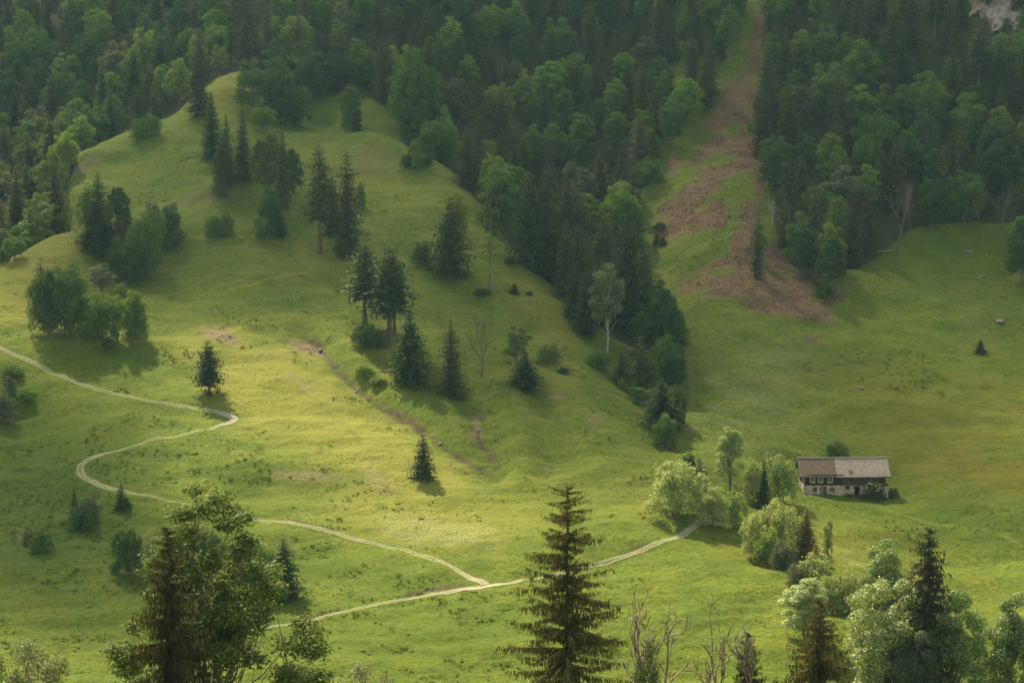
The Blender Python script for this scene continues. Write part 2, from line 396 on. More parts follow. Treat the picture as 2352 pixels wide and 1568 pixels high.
def bare(name, H, Wd, seed, stems=1, bark=None, depth=4, fork=0.28, upb=0.6, r0=None, leaves=0, leafm=None, first=0.35, kids=3, wig=.13, rmin=0.0, bole=0.0):
    g = np.random.default_rng(seed); segs = []; tips = []
    r0 = r0 or 0.014 * H + 0.03
    def grow(p, d, ln, r, lv):
        pts = [p]; k = 4
        for i in range(k):
            d = unit(d + g.normal(0, wig, 3) + np.array([0, 0, 0.07])); pts.append(pts[-1] + d * ln / k)
        pts = np.array(pts)
        segs.append((pts, np.maximum(rmin, np.linspace(r, r * (0.55 if lv > 0 else 0.25), k + 1)), 5 if lv >= depth - 1 else 3))
        if lv == 0: tips.append(pts[-1]); return
        for c in range(kids):
            i = g.integers(1 if lv < depth else 2, k + 1); dd = unit(d + unit(g.normal(size=3)) * np.array([1, 1, 0.5]) * g.uniform(0.5, 1.0) + np.array([0, 0, upb * 0.5]))
            grow(pts[i], dd, ln * g.uniform(0.5, 0.78), r * g.uniform(0.4, 0.6), lv - 1)
        grow(pts[-1], d, ln * 0.7, r * 0.6, lv - 1)
    for s in range(stems):
        az = 6.283 * s / max(stems, 1) + g.normal(0, .3)
        d = unit(np.array([math.cos(az) * fork, math.sin(az) * fork, 1.0])) if stems > 1 else np.array([0.02, 0.02, 1.0])
        grow(np.array([0, 0, bole - 0.3 * (bole == 0)]), d, (H - bole) * first * g.uniform(0.75, 1.2), r0 / math.sqrt(stems), depth)
    if bole:
        zz = np.linspace(-.3, bole + .1, 7); segs.append((np.stack([g.normal(0, .04, 7), g.normal(0, .04, 7), zz], 1), np.linspace(r0 * 1.35, r0, 7), 8))
    tv = tubes(segs); V = tv[0]
    sc = np.array([Wd / 2 / max(1e-3, np.percentile(np.hypot(V[:, 0], V[:, 1]), 99)), 0, H / V[:, 2].max()]); sc[1] = sc[0]
    V *= sc
    crown = None
    if leaves:
        T = np.array(tips) * sc; q = T[g.integers(0, len(T), leaves)] + g.normal(0, 0.035 * H, (leaves, 3))
        crown = blades(q, unit(g.normal(size=q.shape) + np.array([0, 0, 0.6])), np.full(leaves, 0.16), np.full(leaves, 0.1), g)
    return proto(name, H, Wd, crown, tv, leafm or M_leaf, bark or M_dead)

# far and middle-distance kinds
for i in range(4):
    spruce(f'spruce{i}', 20, [2.9, 3.4, 2.6, 3.2][i], 0.03, 20 + i, lev=44, per=11, steps=5, droop=[.35, .45, .3, .4][i], ragged=[.2, .28, .24, .32][i], blade=.85, pw=[.74, .66, .8, .64][i], thick=.27, hang=.35)
for i in range(2):
    spruce(f'tallspruce{i}', 22, 3.2, 0.33, 40 + i, lev=32, per=8, steps=4, droop=.5, ragged=.28, blade=1.1, pw=.55, thick=.25, hang=.35)
spruce('coneSpruce', 14, 3.4, 0.01, 51, lev=32, per=11, steps=5, droop=.35, ragged=.18, blade=1.0, pw=.8, thick=.28, hang=.35)
spruce('loneSpruce', 10, 3.0, 0.2, 53, lev=32, per=10, steps=5, droop=.3, ragged=.28, blade=.8, pw=.58, thick=.24, hang=.35)
spruce('youngSpruce', 8, 2.2, 0.0, 55, lev=28, per=10, steps=5, droop=.2, up=.5, ragged=.18, blade=.66, pw=.72, thick=.27, hang=.35)
spruce('sparseSpruce', 20, 2.2, 0.4, 57, lev=22, per=5, steps=3, droop=.3, ragged=.5, blade=.85, pw=.35, thick=.18, gaps=.3, bark=M_grey, tr_=.5)
spruce('thinSpruce', 14, 1.7, 0.05, 58, lev=30, per=8, steps=3, droop=.3, ragged=.4, blade=.85, pw=.55, thick=.22, gaps=.1, hang=.35)
for i in range(5):
    broad(f'broad{i}', [15, 17, 14, 16, 15][i], [9, 9.5, 9, 8, 10][i], 60 + i, base=[.08, .1, .04, .03, .12][i], blobs=[30, 36, 28, 36, 40][i], leaves=11500, leaf=.235, blob=[.33, .3, .35, .32, .28][i], shape=['round', 'tall', 'round', 'tall', 'spread'][i])
broad('tallbroad0', 18, 6.5, 71, base=.1, blobs=30, leaves=8500, leaf=.23, blob=.4, shape='tall', low=.2)
broad('sparsebroad', 14, 7, 72, base=.2, blobs=34, leaves=3200, leaf=.25, blob=.25, shape='tall', stray=.25)
for i in range(3):
    broad(f'bush{i}', 4, [5, 4.4, 5.6][i], 80 + i, base=-.1, blobs=[20, 18, 28][i], leaves=3600, leaf=.17, blob=[.4, .42, .34][i], shape='bush', trunks=3, low=.12)
broad('birch', 15, 5.2, 90, base=.3, blobs=34, leaves=7500, leaf=.19, blob=.36, shape='tall', leafm=M_leaf, bark=M_birch, stray=.12, limb_r=.62)
for i in range(3):
    broad(f'grove{i}', 9, [8, 7, 9][i], 95 + i, base=-.04, blobs=[38, 32, 42][i], leaves=8500, leaf=.19, blob=[.29, .33, .27][i], shape=['round', 'tall', 'round'][i], trunks=4, stray=.1, low=.15)
bare('bare0', 14, 8, 100, depth=4, bark=M_grey, first=.32, r0=.16)
bare('bare1', 13, 5.5, 101, depth=4, bark=M_grey, first=.36, r0=.14)
bare('leafless', 11, 5, 102, depth=4, bark=M_grey, leaves=500, first=.34)
bare('stems', 13, 3.0, 103, stems=4, depth=2, bark=M_birch, first=.6, fork=.12)
# ------------------------------------------------------------------ planting
TAKEN = []          # (x, y, radius) of every planted thing
def instance(pname, base, H, Wd, color, name, label, cat, group=None, rot=None, lean=(0, 0)):
    p = PROTO[pname]
    e = bpy.data.objects.new(name, None); COL.objects.link(e)
    e.empty_display_size = 0.5
    e.location = base
    e.rotation_euler = (lean[0], lean[1], random.uniform(0, 6.283) if rot is None else rot)
    tag(e, label, cat, group)
    sc = (Wd / p.W, Wd / p.W, H / p.H)
    for part, me in (('trunk', p.trunk), ('crown', p.crown)):
        if me is None: continue
        o = bpy.data.objects.new(part, me); COL.objects.link(o); o.parent = e; o.scale = sc
        if part == 'crown': o.color = (*color, 1)
    TAKEN.append((base[0], base[1], Wd / 2)); return e
def jit(c, a=0.15):
    k = 1 + random.uniform(-a, a); return (c[0] * k * (1 + random.uniform(-a, a) * .5), c[1] * k, c[2] * k * (1 + random.uniform(-a, a) * .5))
DARK = (0.042, 0.068, 0.022); BROWN = (0.068, 0.072, 0.038); OLIVE = (0.066, 0.078, 0.026)
GREEN = (0.088, 0.152, 0.030); LIGHT = (0.140, 0.220, 0.038); DEEP = (0.050, 0.096, 0.027); GREY = (0.115, 0.135, 0.075); PALE = (0.26, 0.315, 0.125); YEL = (0.17, 0.20, 0.035); GOLD = (0.135, 0.12, 0.035)
def plant(pname, u, vb, vt, w, color, name, label, cat=None, group=None, Y=None, depth_off=0.0, lean=(0, 0), rot=None):
    """stand a tree with its foot at layout pixel (u, vb), its top at vt, w pixels wide; with Y its foot is at that distance instead"""
    if Y is None:
        b = hit(u, vb)
        if depth_off: b = np.array([b[0] * (1 + depth_off / b[1]), b[1] + depth_off, 0])
    else:
        q = at_depth(u, vt, Y * S); b = np.array([q[0], q[1], 0.0])
    b[2] = float(ground(b[0], b[1]))
    top = at_depth(u, vt, b[1]); H = top[2] - b[2]
    Wd = w / F * b[1]
    return instance(pname, (b[0], b[1], b[2] - 0.05), H, Wd, jit(color, .06), name, label, cat or ('bush' if 'bush' in pname else 'tree'), group, rot, lean)
NS, BT, BU = 'spruce_tree', 'broadleaf_tree', 'bush'
# kind, u, foot v, top v, width, colour, name, label
MEADOW = [
 # upper left meadow
 ('spruce2',458,268,105,54,BROWN,NS,'tall narrow dark spruce on the skyline edge of the upper left meadow'),
 ('spruce0',487,365,208,50,DARK,NS,'dark spruce just below the tall narrow one on the upper left meadow'),
 ('spruce2',522,425,262,42,DARK,NS,'dark spruce left of its close twin above the steep grass step'),
 ('spruce0',560,418,246,50,BROWN,NS,'brownish spruce right of its close twin above the steep grass step'),
 ('stems',508,440,345,30,GREY,'birch_tree','slim pale stemmed birch in front of the twin dark spruces','tree'),
 ('tallbroad0',508,446,335,38,OLIVE,BT,'thin grey green tree in front of the twin dark spruces'),
 ('bush0',503,450,412,36,GREY,BU,'grey shrub at the foot of the twin dark spruces'),
 ('bush0',322,317,266,44,GREEN,BU,'left half of the round bush pair on the ridge meadow'),
 ('bush1',352,312,260,40,GREEN,BU,'right half of the round bush pair on the ridge meadow'),
 ('broad0',578,262,132,74,GREEN,BT,'leafy tree at the left of the big green clump beside the top meadow'),
 ('broad1',630,250,128,80,GREEN,BT,'tallest broadleaf tree of the big green clump beside the top meadow'),
 ('broad2',640,275,165,86,DEEP,BT,'dark leafy tree in the middle of the big green clump'),
 ('broad3',694,292,196,54,GREEN,BT,'round tree at the right end of the big green clump'),
 ('broad2',660,290,215,70,DEEP,BT,'low dark tree under the big green clump on its right'),
 ('broad4',606,300,243,62,LIGHT,BT,'light green round tree below the big green clump'),
 ('spruce2',627,262,200,22,BROWN,NS,'small brown spruce poking out of the big green clump'),
 ('broad1',622,400,298,80,GREEN,BT,'wide green tree left of the slim spruce in the middle meadow'),
 ('sparsebroad',612,470,310,70,OLIVE,BT,'thin leafed tree beside the slim spruce above the dark bushy tree'),
 ('spruce2',650,478,290,40,OLIVE,NS,'slim green spruce growing through broadleaf trees in the middle meadow'),
 ('broad3',672,445,340,52,DEEP,BT,'dusky tree right of the slim spruce in the middle meadow'),
 ('grove1',622,552,424,62,DEEP,BT,'dark ivy like bushy tree standing alone above the grass fold'),
 ('bush0',640,540,495,40,DEEP,BU,'low dark bush at the right foot of the ivy like tree'),
 ('bush2',492,545,492,46,GREEN,BU,'bigger bush of the pair in the hollow of the left meadow'),
 ('bush1',522,540,488,34,GREEN,BU,'smaller bush of the pair in the hollow of the left meadow'),
 ('broad0',742,222,120,74,DEEP,BT,'dark tree at the forest foot right of the big green clump'),
 ('broad2',704,236,128,74,DEEP,BT,'dusky tree squeezed between the big clump and the forest foot'),
 ('broad4',790,212,118,76,DEEP,BT,'dark spreading tree at the forest foot above the knoll tree'),
 ('spruce0',768,210,84,42,BROWN,NS,'narrow brown spruce at the forest foot above the knoll'),
 ('broad2',846,210,112,70,GREEN,BT,'mid green tree at the forest foot above the grassy knoll'),
 ('spruce1',888,238,88,52,BROWN,NS,'tall brown spruce at the corner of the hollow behind the knoll'),
 ('broad1',944,322,104,92,GREEN,BT,'tall full green tree at the right of the hollow behind the knoll'),
 ('broad3',985,330,150,62,GREEN,BT,'tree with slender pale stems right of the tall full one behind the knoll'),
 # the spruces on the central spur
 ('tallspruce0',735,582,331,84,OLIVE,NS,'tall spruce with long bare trunk left of a pointed one on the spur'),
 ('spruce3',798,585,346,72,BROWN,NS,'pointed spruce right of the long trunked one on the spur'),
 ('spruce0',765,540,400,50,DARK,NS,'short spruce wedged between two tall spruces on the spur'),
 ('bush0',828,480,412,26,GREEN,BU,'small green bush behind the pointed spruce on the spur'),
 ('bush1',800,590,545,46,DEEP,BU,'dark bush at the foot of the pointed spruce on the spur'),
 ('broad3',806,300,200,50,GREEN,BT,'round topped tree just behind the grassy knoll'),
 ('thinSpruce',818,300,214,30,DARK,NS,'small dark spruce leaning on the tree behind the grassy knoll'),
 ('grove0',952,372,318,36,GREEN,BU,'highest bush of the group on the knoll edge'),
 ('bush1',962,390,345,34,GREEN,BU,'green bush in front of the group on the knoll edge'),
 ('bush0',934,384,352,30,DEEP,BU,'dark bush at the left of the group on the knoll edge'),
 ('bush0',980,380,350,30,DEEP,BU,'dark bush at the right of the group on the knoll edge'),
 # left group on the knoll
 ('spruce1',226,578,396,86,DARK,NS,'big dark spruce standing on the lit left knoll'),
 ('coneSpruce',228,578,470,84,DARK,NS,'wide low dark conifer hugging the big spruce on the left knoll'),
 ('broad3',272,560,428,52,DEEP,BT,'dark broadleaf tree right behind the big spruce on the left knoll'),
 ('sparsebroad',200,550,430,56,GREEN,BT,'thin tree half hidden left of the big spruce on the left knoll'),
 ('spruce0',297,575,465,46,BROWN,NS,'brown pointed spruce between the dark spruce and the thicket'),
 ('sparsebroad',283,600,500,70,(0.11,0.085,0.045),BT,'tree with dry brownish top in front of the thicket on the knoll'),
 ('grove0',290,648,540,100,DEEP,BT,'dense dark bushy tree at the front of the thicket on the knoll'),
 ('grove2',340,638,470,86,GREEN,BT,'tall grey green bushy tree in the middle of the thicket'),
 ('grove1',352,560,460,56,GREY,BT,'pale leafed tree at the back of the thicket on the knoll'),
 ('grove1',392,575,465,66,DEEP,BT,'dark tree at the right end of the thicket on the knoll'),
 # left lower cluster
 ('grove0',150,766,600,116,DEEP,BT,'big dark broadleaf tree at the left of the roadside grove'),
 ('grove2',106,766,612,84,DEEP,BT,'leaning leafy tree at the outer left of the roadside grove'),
 ('thinSpruce',95,700,590,40,BROWN,NS,'thin brown spruce behind the roadside grove'),
 ('leafless',158,768,622,34,GREY,BT,'bare grey stem standing in the roadside grove','tree'),
 ('sparsebroad',232,680,605,80,GREY,BT,'pale wispy tree at the back of the roadside grove'),
 ('grove0',206,778,668,100,GREEN,BT,'grey green bushy tree in the middle of the roadside grove'),
 ('grove2',265,782,670,92,GREEN,BT,'bushy tree with bright tips right of the middle of the grove'),
 ('grove1',312,772,662,62,GREEN,BT,'slim leafy tree at the right end of the roadside grove'),
 ('sparsebroad',280,700,648,40,LIGHT,BT,'light tipped young tree on top of the roadside grove'),
 ('sparsebroad',249,814,772,36,OLIVE,BT,'tiny thin sapling alone below the roadside grove'),
 ('broad4',34,598,540,54,LIGHT,BT,'small round tree on the shoulder at the left edge'),
 ('bush2',5,603,566,40,GREEN,BU,'bush cut by the left edge beside the small round tree'),
 ('grove1',6,970,900,64,GREY,BU,'grey leaved shrub at the left edge under the track'),
 ('tallbroad0',24,930,862,30,GREY,BT,'thin grey sapling near the left edge under the track'),
 ('bush2',55,925,885,70,LIGHT,BU,'light green weed thicket beside the grey shrub at the left'),
 ('bush0',28,862,835,60,GREEN,BU,'low green bush just under the track at the left edge'),
 # the lone ones on the bright slope
 ('loneSpruce',480,906,782,72,DARK,NS,'lone dark spruce with bare trunk just above the hairpin bend'),
 ('bush0',481,910,898,16,OLIVE,BU,'tuft of undergrowth at the foot of the lone spruce by the hairpin'),
 ('youngSpruce',970,1098,996,60,DARK,NS,'small full spruce alone in the brightest meadow'),
 # central trees
 ('tallspruce0',838,748,552,96,DARK,NS,'left one of two tall bare trunked spruces on the central slope'),
 ('tallspruce1',895,785,562,108,DARK,NS,'right one of two tall bare trunked spruces on the central slope'),
 ('tallspruce1',906,770,580,70,BROWN,NS,'second trunk pressed behind the right tall spruce on the central slope'),
 ('bush2',838,797,738,66,DEEP,BU,'round dark bush under the two tall spruces'),
 ('bush0',870,795,752,46,GREEN,BU,'smaller bush at the right under the two tall spruces'),
 ('coneSpruce',942,880,704,96,DARK,NS,'broad cone shaped spruce reaching the ground on the central slope'),
 ('spruce1',1037,912,732,70,OLIVE,NS,'slender spruce with short bare trunk beside the leafless tree'),
 ('leafless',1106,866,708,64,GREY,'leafless_tree','nearly leafless grey tree standing alone on the central slope','tree'),
 ('sparsebroad',1187,845,746,74,GREEN,BT,'airy round crowned tree above a dark conifer bush'),
 ('coneSpruce',1206,892,806,78,DARK,NS,'squat dark conifer bush in front of the airy tree'),
 ('bush0',1262,832,786,54,GREEN,BU,'round green bush right of the airy tree'),
 ('bush1',1295,857,842,28,DEEP,BU,'flat little bush right below the round green one'),
 ('bush2',836,862,834,46,LIGHT,BU,'pale bush on the edge of the bright slope'),
 ('bush0',868,882,866,40,GREEN,BU,'weedy clump right below the pale bush'),
 ('coneSpruce',1033,628,448,100,OLIVE,NS,'wide dusky conifer below the forest tip on the spur'),
 ('bush0',968,606,550,42,DEEP,BU,'dark bush left of the wide dusky conifer'),
 ('grove1',1052,540,440,50,YEL,BT,'yellowish leafy tree behind the wide dusky conifer'),
 ('sparseSpruce',1125,664,440,58,OLIVE,NS,'half bare spruce on a long thin pale trunk'),
 ('bush2',1108,679,660,42,DEEP,BU,'low dark bush at the foot of the half bare spruce'),
 ('bush0',1172,606,587,26,DEEP,BU,'small dark bush on the spur under the forest edge'),
 ('youngSpruce',1181,675,649,22,DARK,NS,'tiny conifer bush on the spur right of the half bare spruce'),
 ('bush1',1216,679,668,16,DEEP,BU,'tiniest bush on the spur beside the tiny conifer'),
 # gully trees
 ('coneSpruce',1218,616,392,96,DARK,NS,'dark spruce on the left edge of the gully trees'),
 ('spruce1',1256,640,375,84,BROWN,NS,'brownish tall spruce high in the gully trees'),
 ('spruce3',1300,600,400,80,BROWN,NS,'tall brown spruce behind the left gully trees'),
 ('spruce0',1286,662,490,70,DARK,NS,'pointed dark spruce at the meadow edge of the gully'),
 ('spruce1',1330,712,520,80,DARK,NS,'dark spruce behind and left of the white birch'),
 ('spruce3',1385,700,500,96,OLIVE,NS,'broad olive spruce behind the white birch'),
 ('spruce1',1442,760,480,112,DARK,NS,'biggest dark spruce of the gully right of the birch'),
 ('spruce0',1345,770,610,60,BROWN,NS,'brown tipped spruce touching the birch on its left'),
 ('spruce2',1318,730,600,50,DARK,NS,'narrow dark spruce at the foot of the gully edge'),
 ('birch',1394,812,602,80,(0.13,0.18,0.075),'birch_tree','birch with white trunk in front of the dark gully spruces','tree'),
 ('broad0',1348,540,442,76,LIGHT,BT,'bright leafed tree in the upper gully'),
 ('broad1',1372,575,484,92,GREEN,BT,'wide green tree between spruces in the gully'),
 ('broad2',1424,560,414,84,LIGHT,BT,'round light green tree at the right side of the upper gully'),
 ('broad3',1528,850,660,86,DEEP,BT,'tall dusky broadleaf tree at the right edge of the gully'),
 ('broad2',1484,835,712,74,DEEP,BT,'dark broadleaf tree right of the birch trunk'),
 ('broad0',1500,760,640,90,DEEP,BT,'dusky tree right of the biggest gully spruce'),
 ('grove0',1524,884,765,74,GREEN,BT,'green leafy tree at the low right of the gully'),
 ('grove1',1545,800,690,60,DEEP,BT,'dark leafy tree on the outer right of the gully'),
 ('bush2',1376,844,800,62,GREEN,BU,'green bush left below the birch'),
 ('youngSpruce',1428,882,806,50,DEEP,NS,'small conifer on the meadow side of the lower gully'),
 ('thinSpruce',1470,905,770,44,OLIVE,NS,'thin brownish spruce in the lower gully'),
 ('bush0',1440,900,868,50,GREEN,BU,'green shrub below the small conifer of the gully'),
 ('bush1',1470,926,885,56,GREEN,BU,'green shrub at the lower left of the gully'),
 ('bush0',1500,930,890,44,DEEP,BU,'dark shrub between gully shrubs and the last spruce'),
 ('spruce1',1517,985,868,84,DARK,NS,'last dark spruce at the lower end of the gully'),
 ('grove1',1528,1030,946,56,GREEN,BU,'grey green bush at the very bottom of the gully'),
 ('bush1',1555,985,930,40,DEEP,BU,'dark shrub right of the last gully spruce'),
 ('broad0',1546,905,790,66,DEEP,BT,'dark leafy tree on the right bank of the lower gully'),
 ('broad3',1488,905,812,56,GREEN,BT,'leafy tree between the small conifer and the last gully spruce'),
 ('grove2',1552,965,880,48,DEEP,BU,'tall dark shrub behind the last gully spruce on its right'),
 ('bush0',1502,965,925,40,DEEP,BU,'dark shrub at the left foot of the last gully spruce'),
 # stream line and barn
 ('grove0',1552,1188,1050,132,PALE,BU,'large round pale bush at the left of the track end'),
 ('bush1',1578,1100,1038,44,DEEP,BU,'small dark conifer like bush behind the large round pale bush'),
 ('sparsebroad',1606,1150,1050,46,GREY,BT,'thin greyish tree right behind the large round pale bush'),
 ('tallbroad0',1676,1128,980,62,PALE,BT,'tall slender pale tree left of the barn'),
 ('grove2',1784,1152,1034,108,(0.17,0.23,0.08),BT,'wide pale green tree touching the left side of the barn'),
 ('spruce2',1752,1170,1055,42,DARK,NS,'narrow dark conifer before the wide pale tree by the barn'),
 ('grove1',1728,1150,1050,50,PALE,BT,'pale leafy tree left of the narrow dark conifer'),
 ('grove1',1640,1212,1112,72,PALE,BU,'upright pale bush at the end of the track'),
 ('grove0',1688,1208,1125,62,(0.17,0.24,0.07),BU,'green bush right of the upright pale one by the track'),
 ('grove2',1790,1270,1138,104,PALE,BU,'big bright leafed bush on the stream bank below the barn'),
 ('grove0',1738,1268,1170,78,PALE,BU,'pale willow bush at the left of the stream bank group'),
 ('bush1',1756,1292,1205,62,(0.24,0.31,0.08),BU,'yellow green bush at the front of the stream bank group'),
 ('bush0',1800,1306,1232,56,GREY,BU,'grey shrub right of the yellow green stream bush'),
 ('spruce0',1852,1280,1164,58,GOLD,NS,'golden brown spruce on the stream bank below the barn'),
 ('spruce3',1872,1345,1245,40,GOLD,NS,'small golden spruce top among the stream bushes'),
 ('tallbroad0',1900,1335,1186,28,PALE,BT,'very thin pale tree alone right of the golden spruce'),
 ('bush1',1872,1350,1268,78,PALE,BU,'pale leafed bush under the very thin tree'),
 ('bush0',1832,1345,1288,50,GREY,BU,'grey bush left of the pale leafed one on the stream'),
 ('grove1',1906,1404,1318,76,(0.22,0.28,0.075),BU,'yellow green shrub by the brook bend'),
 ('grove0',1950,1405,1308,58,PALE,BU,'pale shrub at the right of the brook bend'),
 ('spruce2',1928,1400,1320,26,OLIVE,NS,'tiny spruce among the shrubs at the brook bend'),
 ('bush2',1926,1048,1008,48,GREEN,BU,'bush peeping over the barn roof from behind'),
 ('bush1',1906,1046,1014,24,LIGHT,BU,'light bush left of the one behind the barn roof'),
 ('bush0',2052,1142,1118,26,DEEP,BU,'low dark shrub at the right corner of the barn'),
 # lower left
 ('bush0',195,1214,1150,74,DEEP,BU,'dark round bush on the lower left slope'),
 ('youngSpruce',172,1195,1116,32,GREEN,NS,'small upright conifer behind the dark round bush'),
 ('bush1',206,1180,1138,36,(0.12,0.11,0.07),BU,'shrub with pale dry tips on the dark round bush'),
 ('bush1',95,1268,1215,54,GREEN,BU,'bush with two tops on the far left lower slope'),
 ('bush0',66,1252,1212,26,GREY,BU,'small grey bush left of the two topped one'),
 ('thinSpruce',278,1166,1106,26,DARK,NS,'tiny dark spruce just under the hairpin track'),
 ('bush0',285,1168,1140,36,DEEP,BU,'little bush at the foot of the tiny dark spruce'),
 ('grove0',291,1322,1208,78,DEEP,BU,'dark glossy bush left of the big foreground tree'),
 ('grove2',348,1325,1218,84,PALE,BU,'pale leafed bush behind the foreground tree'),
 ('grove1',415,1330,1205,70,DEEP,BT,'dark small tree behind the foreground tree stems'),
 ('grove0',480,1340,1215,90,DEEP,BT,'dark leafy tree in the middle of the grove behind the foreground tree'),
 ('grove2',545,1350,1225,90,GREEN,BT,'leafy tree right of the middle of the grove behind the foreground tree'),
 ('grove0',605,1368,1246,96,GREEN,BT,'bushy tree with pale top at the right of that grove'),
 ('spruce1',655,1376,1232,84,DARK,NS,'pointed dark conifer at the right end of the lower left grove'),
 ('bush2',590,1290,1236,60,PALE,BU,'whitish blooming bush top behind the lower left grove'),
 # right slope and right forest rim
 ('youngSpruce',2252,810,779,28,DARK,NS,'tiny dark conifer alone on the right slope'),
 ('bare0',2058,578,395,110,(0.1,0.1,0.1),'leafless_tree','tall leafless tree with pale curved trunk at the right forest rim','tree'),
 ('bare1',2095,560,400,60,(0.1,0.1,0.1),'leafless_tree','thin leafless tree right of the tall pale one at the right forest rim','tree'),
 ('bare0',2296,540,405,90,(0.1,0.1,0.1),'leafless_tree','leafless tree at the forest rim near the right edge','tree'),
 ('bare1',2245,535,420,60,(0.1,0.1,0.1),'leafless_tree','thin grey bare tree left of the one near the right edge','tree'),
 ('broad1',2348,655,500,86,DEEP,BT,'dark tree cut by the right edge beside the upper meadow'),
 ('broad3',2345,600,495,60,LIGHT,BT,'lighter tree behind the dark one at the right edge'),
 ('stems',1774,520,425,36,GREY,'birch_tree','slim white birch stems at the edge of the cleared strip','tree'),
 ('sparsebroad',1742,600,520,44,GREEN,BT,'young green tree alone in the lower cleared strip'),
 ('thinSpruce',1738,640,480,34,OLIVE,NS,'half dead thin spruce standing in the cleared strip'),
 ('sparsebroad',1745,330,262,66,GREEN,BT,'feathery tree beside the cleared strip halfway up'),
 ('thinSpruce',1890,680,575,44,DARK,NS,'thin dark spruce at the tip of the right forest'),
 ('broad3',1912,655,545,60,DEEP,BT,'dusky tree at the tip of the right forest'),
 ('sparsebroad',1835,640,540,50,DEEP,BT,'sparse tree left at the tip of the right forest'),
 ('grove1',1895,690,625,40,GREEN,BT,'small leafy tree at the lowest tip of the right forest'),
 ('youngSpruce',1508,560,535,20,DARK,NS,'tiny conifer left of its twin below the cleared ground'),
 ('youngSpruce',1522,562,540,22,DARK,NS,'tiny conifer right of its twin below the cleared ground'),
 ('bush0',1514,528,508,30,DEEP,BU,'dark bush at the lower left of the cleared ground'),
 ('bush1',1490,425,360,64,GREEN,BU,'grey green bush at the left edge of the cleared strip'),
]
for row in MEADOW:
    kind, u, vb, vt, w, colr, nm, lb = row[:8]
    plant(kind, u, vb, vt, w, colr, nm, lb, row[8] if len(row) > 8 else None)
print('manual plants', len(MEADOW))
# ------------------------------------------------------------------ the forest: every tree its own object
_LR = np.array([(-700, 690), (-350, 690), (0, 668), (60, 680), (120, 705), (150, 745), (170, 768), (200, 792), (300, 826), (420, 856), (548, 890), (600, 886), (680, 872), (720, 876), (750, 886), (830, 886), (880, 872), (915, 852), (930, 838), (960, 822), (1000, 792), (1050, 762), (1100, 738), (1150, 716), (1190, 700), (1250, 680), (1300, 660), (1350, 640)], float)
_GR = np.array([(600, 1540), (690, 1500), (740, 1478), (768, 1466), (795, 1482), (832, 1548), (862, 1632), (900, 1680), (940, 1704), (1020, 1712)], float)   # distance -> u of the clearing's left edge
_RL = np.array([(660, 1905), (690, 1880), (725, 1810), (745, 1772), (790, 1752), (830, 1745), (880, 1762), (1020, 1780)], float)                                  # distance -> u of its right edge
_RB = np.array([(1700, 700), (1840, 692), (1880, 690), (1960, 716), (2050, 736), (2110, 752), (2200, 756), (2352, 752), (2700, 752)], float)
ROCK = (2275, 22, 52, 40)
def in_forest(x, y, z):
    u, v = project((x, y, z)); Yl = y / S
    if v < -6 or v > 760 or u < -25 or u > 2377: return None
    if u < 1400 and Yl > np.interp(u, _LR[:, 0], _LR[:, 1]) and u < np.interp(Yl, _GR[:, 0], _GR[:, 1]): return (u, v)
    if 1380 <= u and Yl > 630 and u < np.interp(Yl, _GR[:, 0], _GR[:, 1]) and Yl > np.interp(u, [1350, 1480, 1530], [640, 665, 760]): return (u, v)
    if u > np.interp(Yl, _RL[:, 0], _RL[:, 1]) and Yl > np.interp(u, _RB[:, 0], _RB[:, 1]):
        if ((u - ROCK[0]) / (ROCK[2] + 8)) ** 2 + ((v - ROCK[1] - 34) / 34) ** 2 < 1: return None
        return (u, v)
    return None
def p_spruce(u, v):
    if u > 1700: return 0.68 if v < 250 and u > 1980 else (0.5 if v < 140 else 0.34)
    if u > 1180 and v > 430: return 0.85
    if u < 700: return 0.46
    return 0.45 + 0.25 * (vnoise(np.array(u / 130.0), np.array(v / 90.0), 4) - 0.5) * 2
fr = random.Random(11)
pts = []; cell = {}
SPACING = 8.8
def near(x, y, d):
    cxi, cyi = int(x // 8), int(y // 8)
    for i in range(cxi - 1, cxi + 2):
        for j in range(cyi - 1, cyi + 2):
            for (a, b, r) in cell.get((i, j), ()):
                if (a - x) ** 2 + (b - y) ** 2 < (d * r) ** 2: return True
    return False
for (x, y, r) in TAKEN: cell.setdefault((int(x // 8), int(y // 8)), []).append((x, y, 0.55))
YS0, YS1 = 640 * S, 1080 * S
FOREST = []
for tries in range(42000):
    y = fr.uniform(YS0, YS1); x = fr.uniform(-290, 270)
    if abs(x) > y * 0.295: continue
    z = float(ground(x, y)); q = in_forest(x, y, z)
    if q is None or near(x, y, SPACING): continue
    cell.setdefault((int(x // 8), int(y // 8)), []).append((x, y, 1.0))
    FOREST.append((x, y, z, q[0], q[1]))
print('forest trees', len(FOREST))
def where_words(u, v):
    """which stand of the forest a tree belongs to"""
    if u > 1720: return 'right forest' if v > 260 else 'top right forest'
    if u > 1180 and v > 400: return 'gully forest'
    if u < 560: return 'left forest'
    return 'middle forest'
SPN = ['spruce0', 'spruce1', 'spruce2', 'spruce3', 'thinSpruce', 'tallspruce0']
BRN = ['broad0', 'broad1', 'broad2', 'broad3', 'broad4', 'tallbroad0', 'sparsebroad']
_used = {}
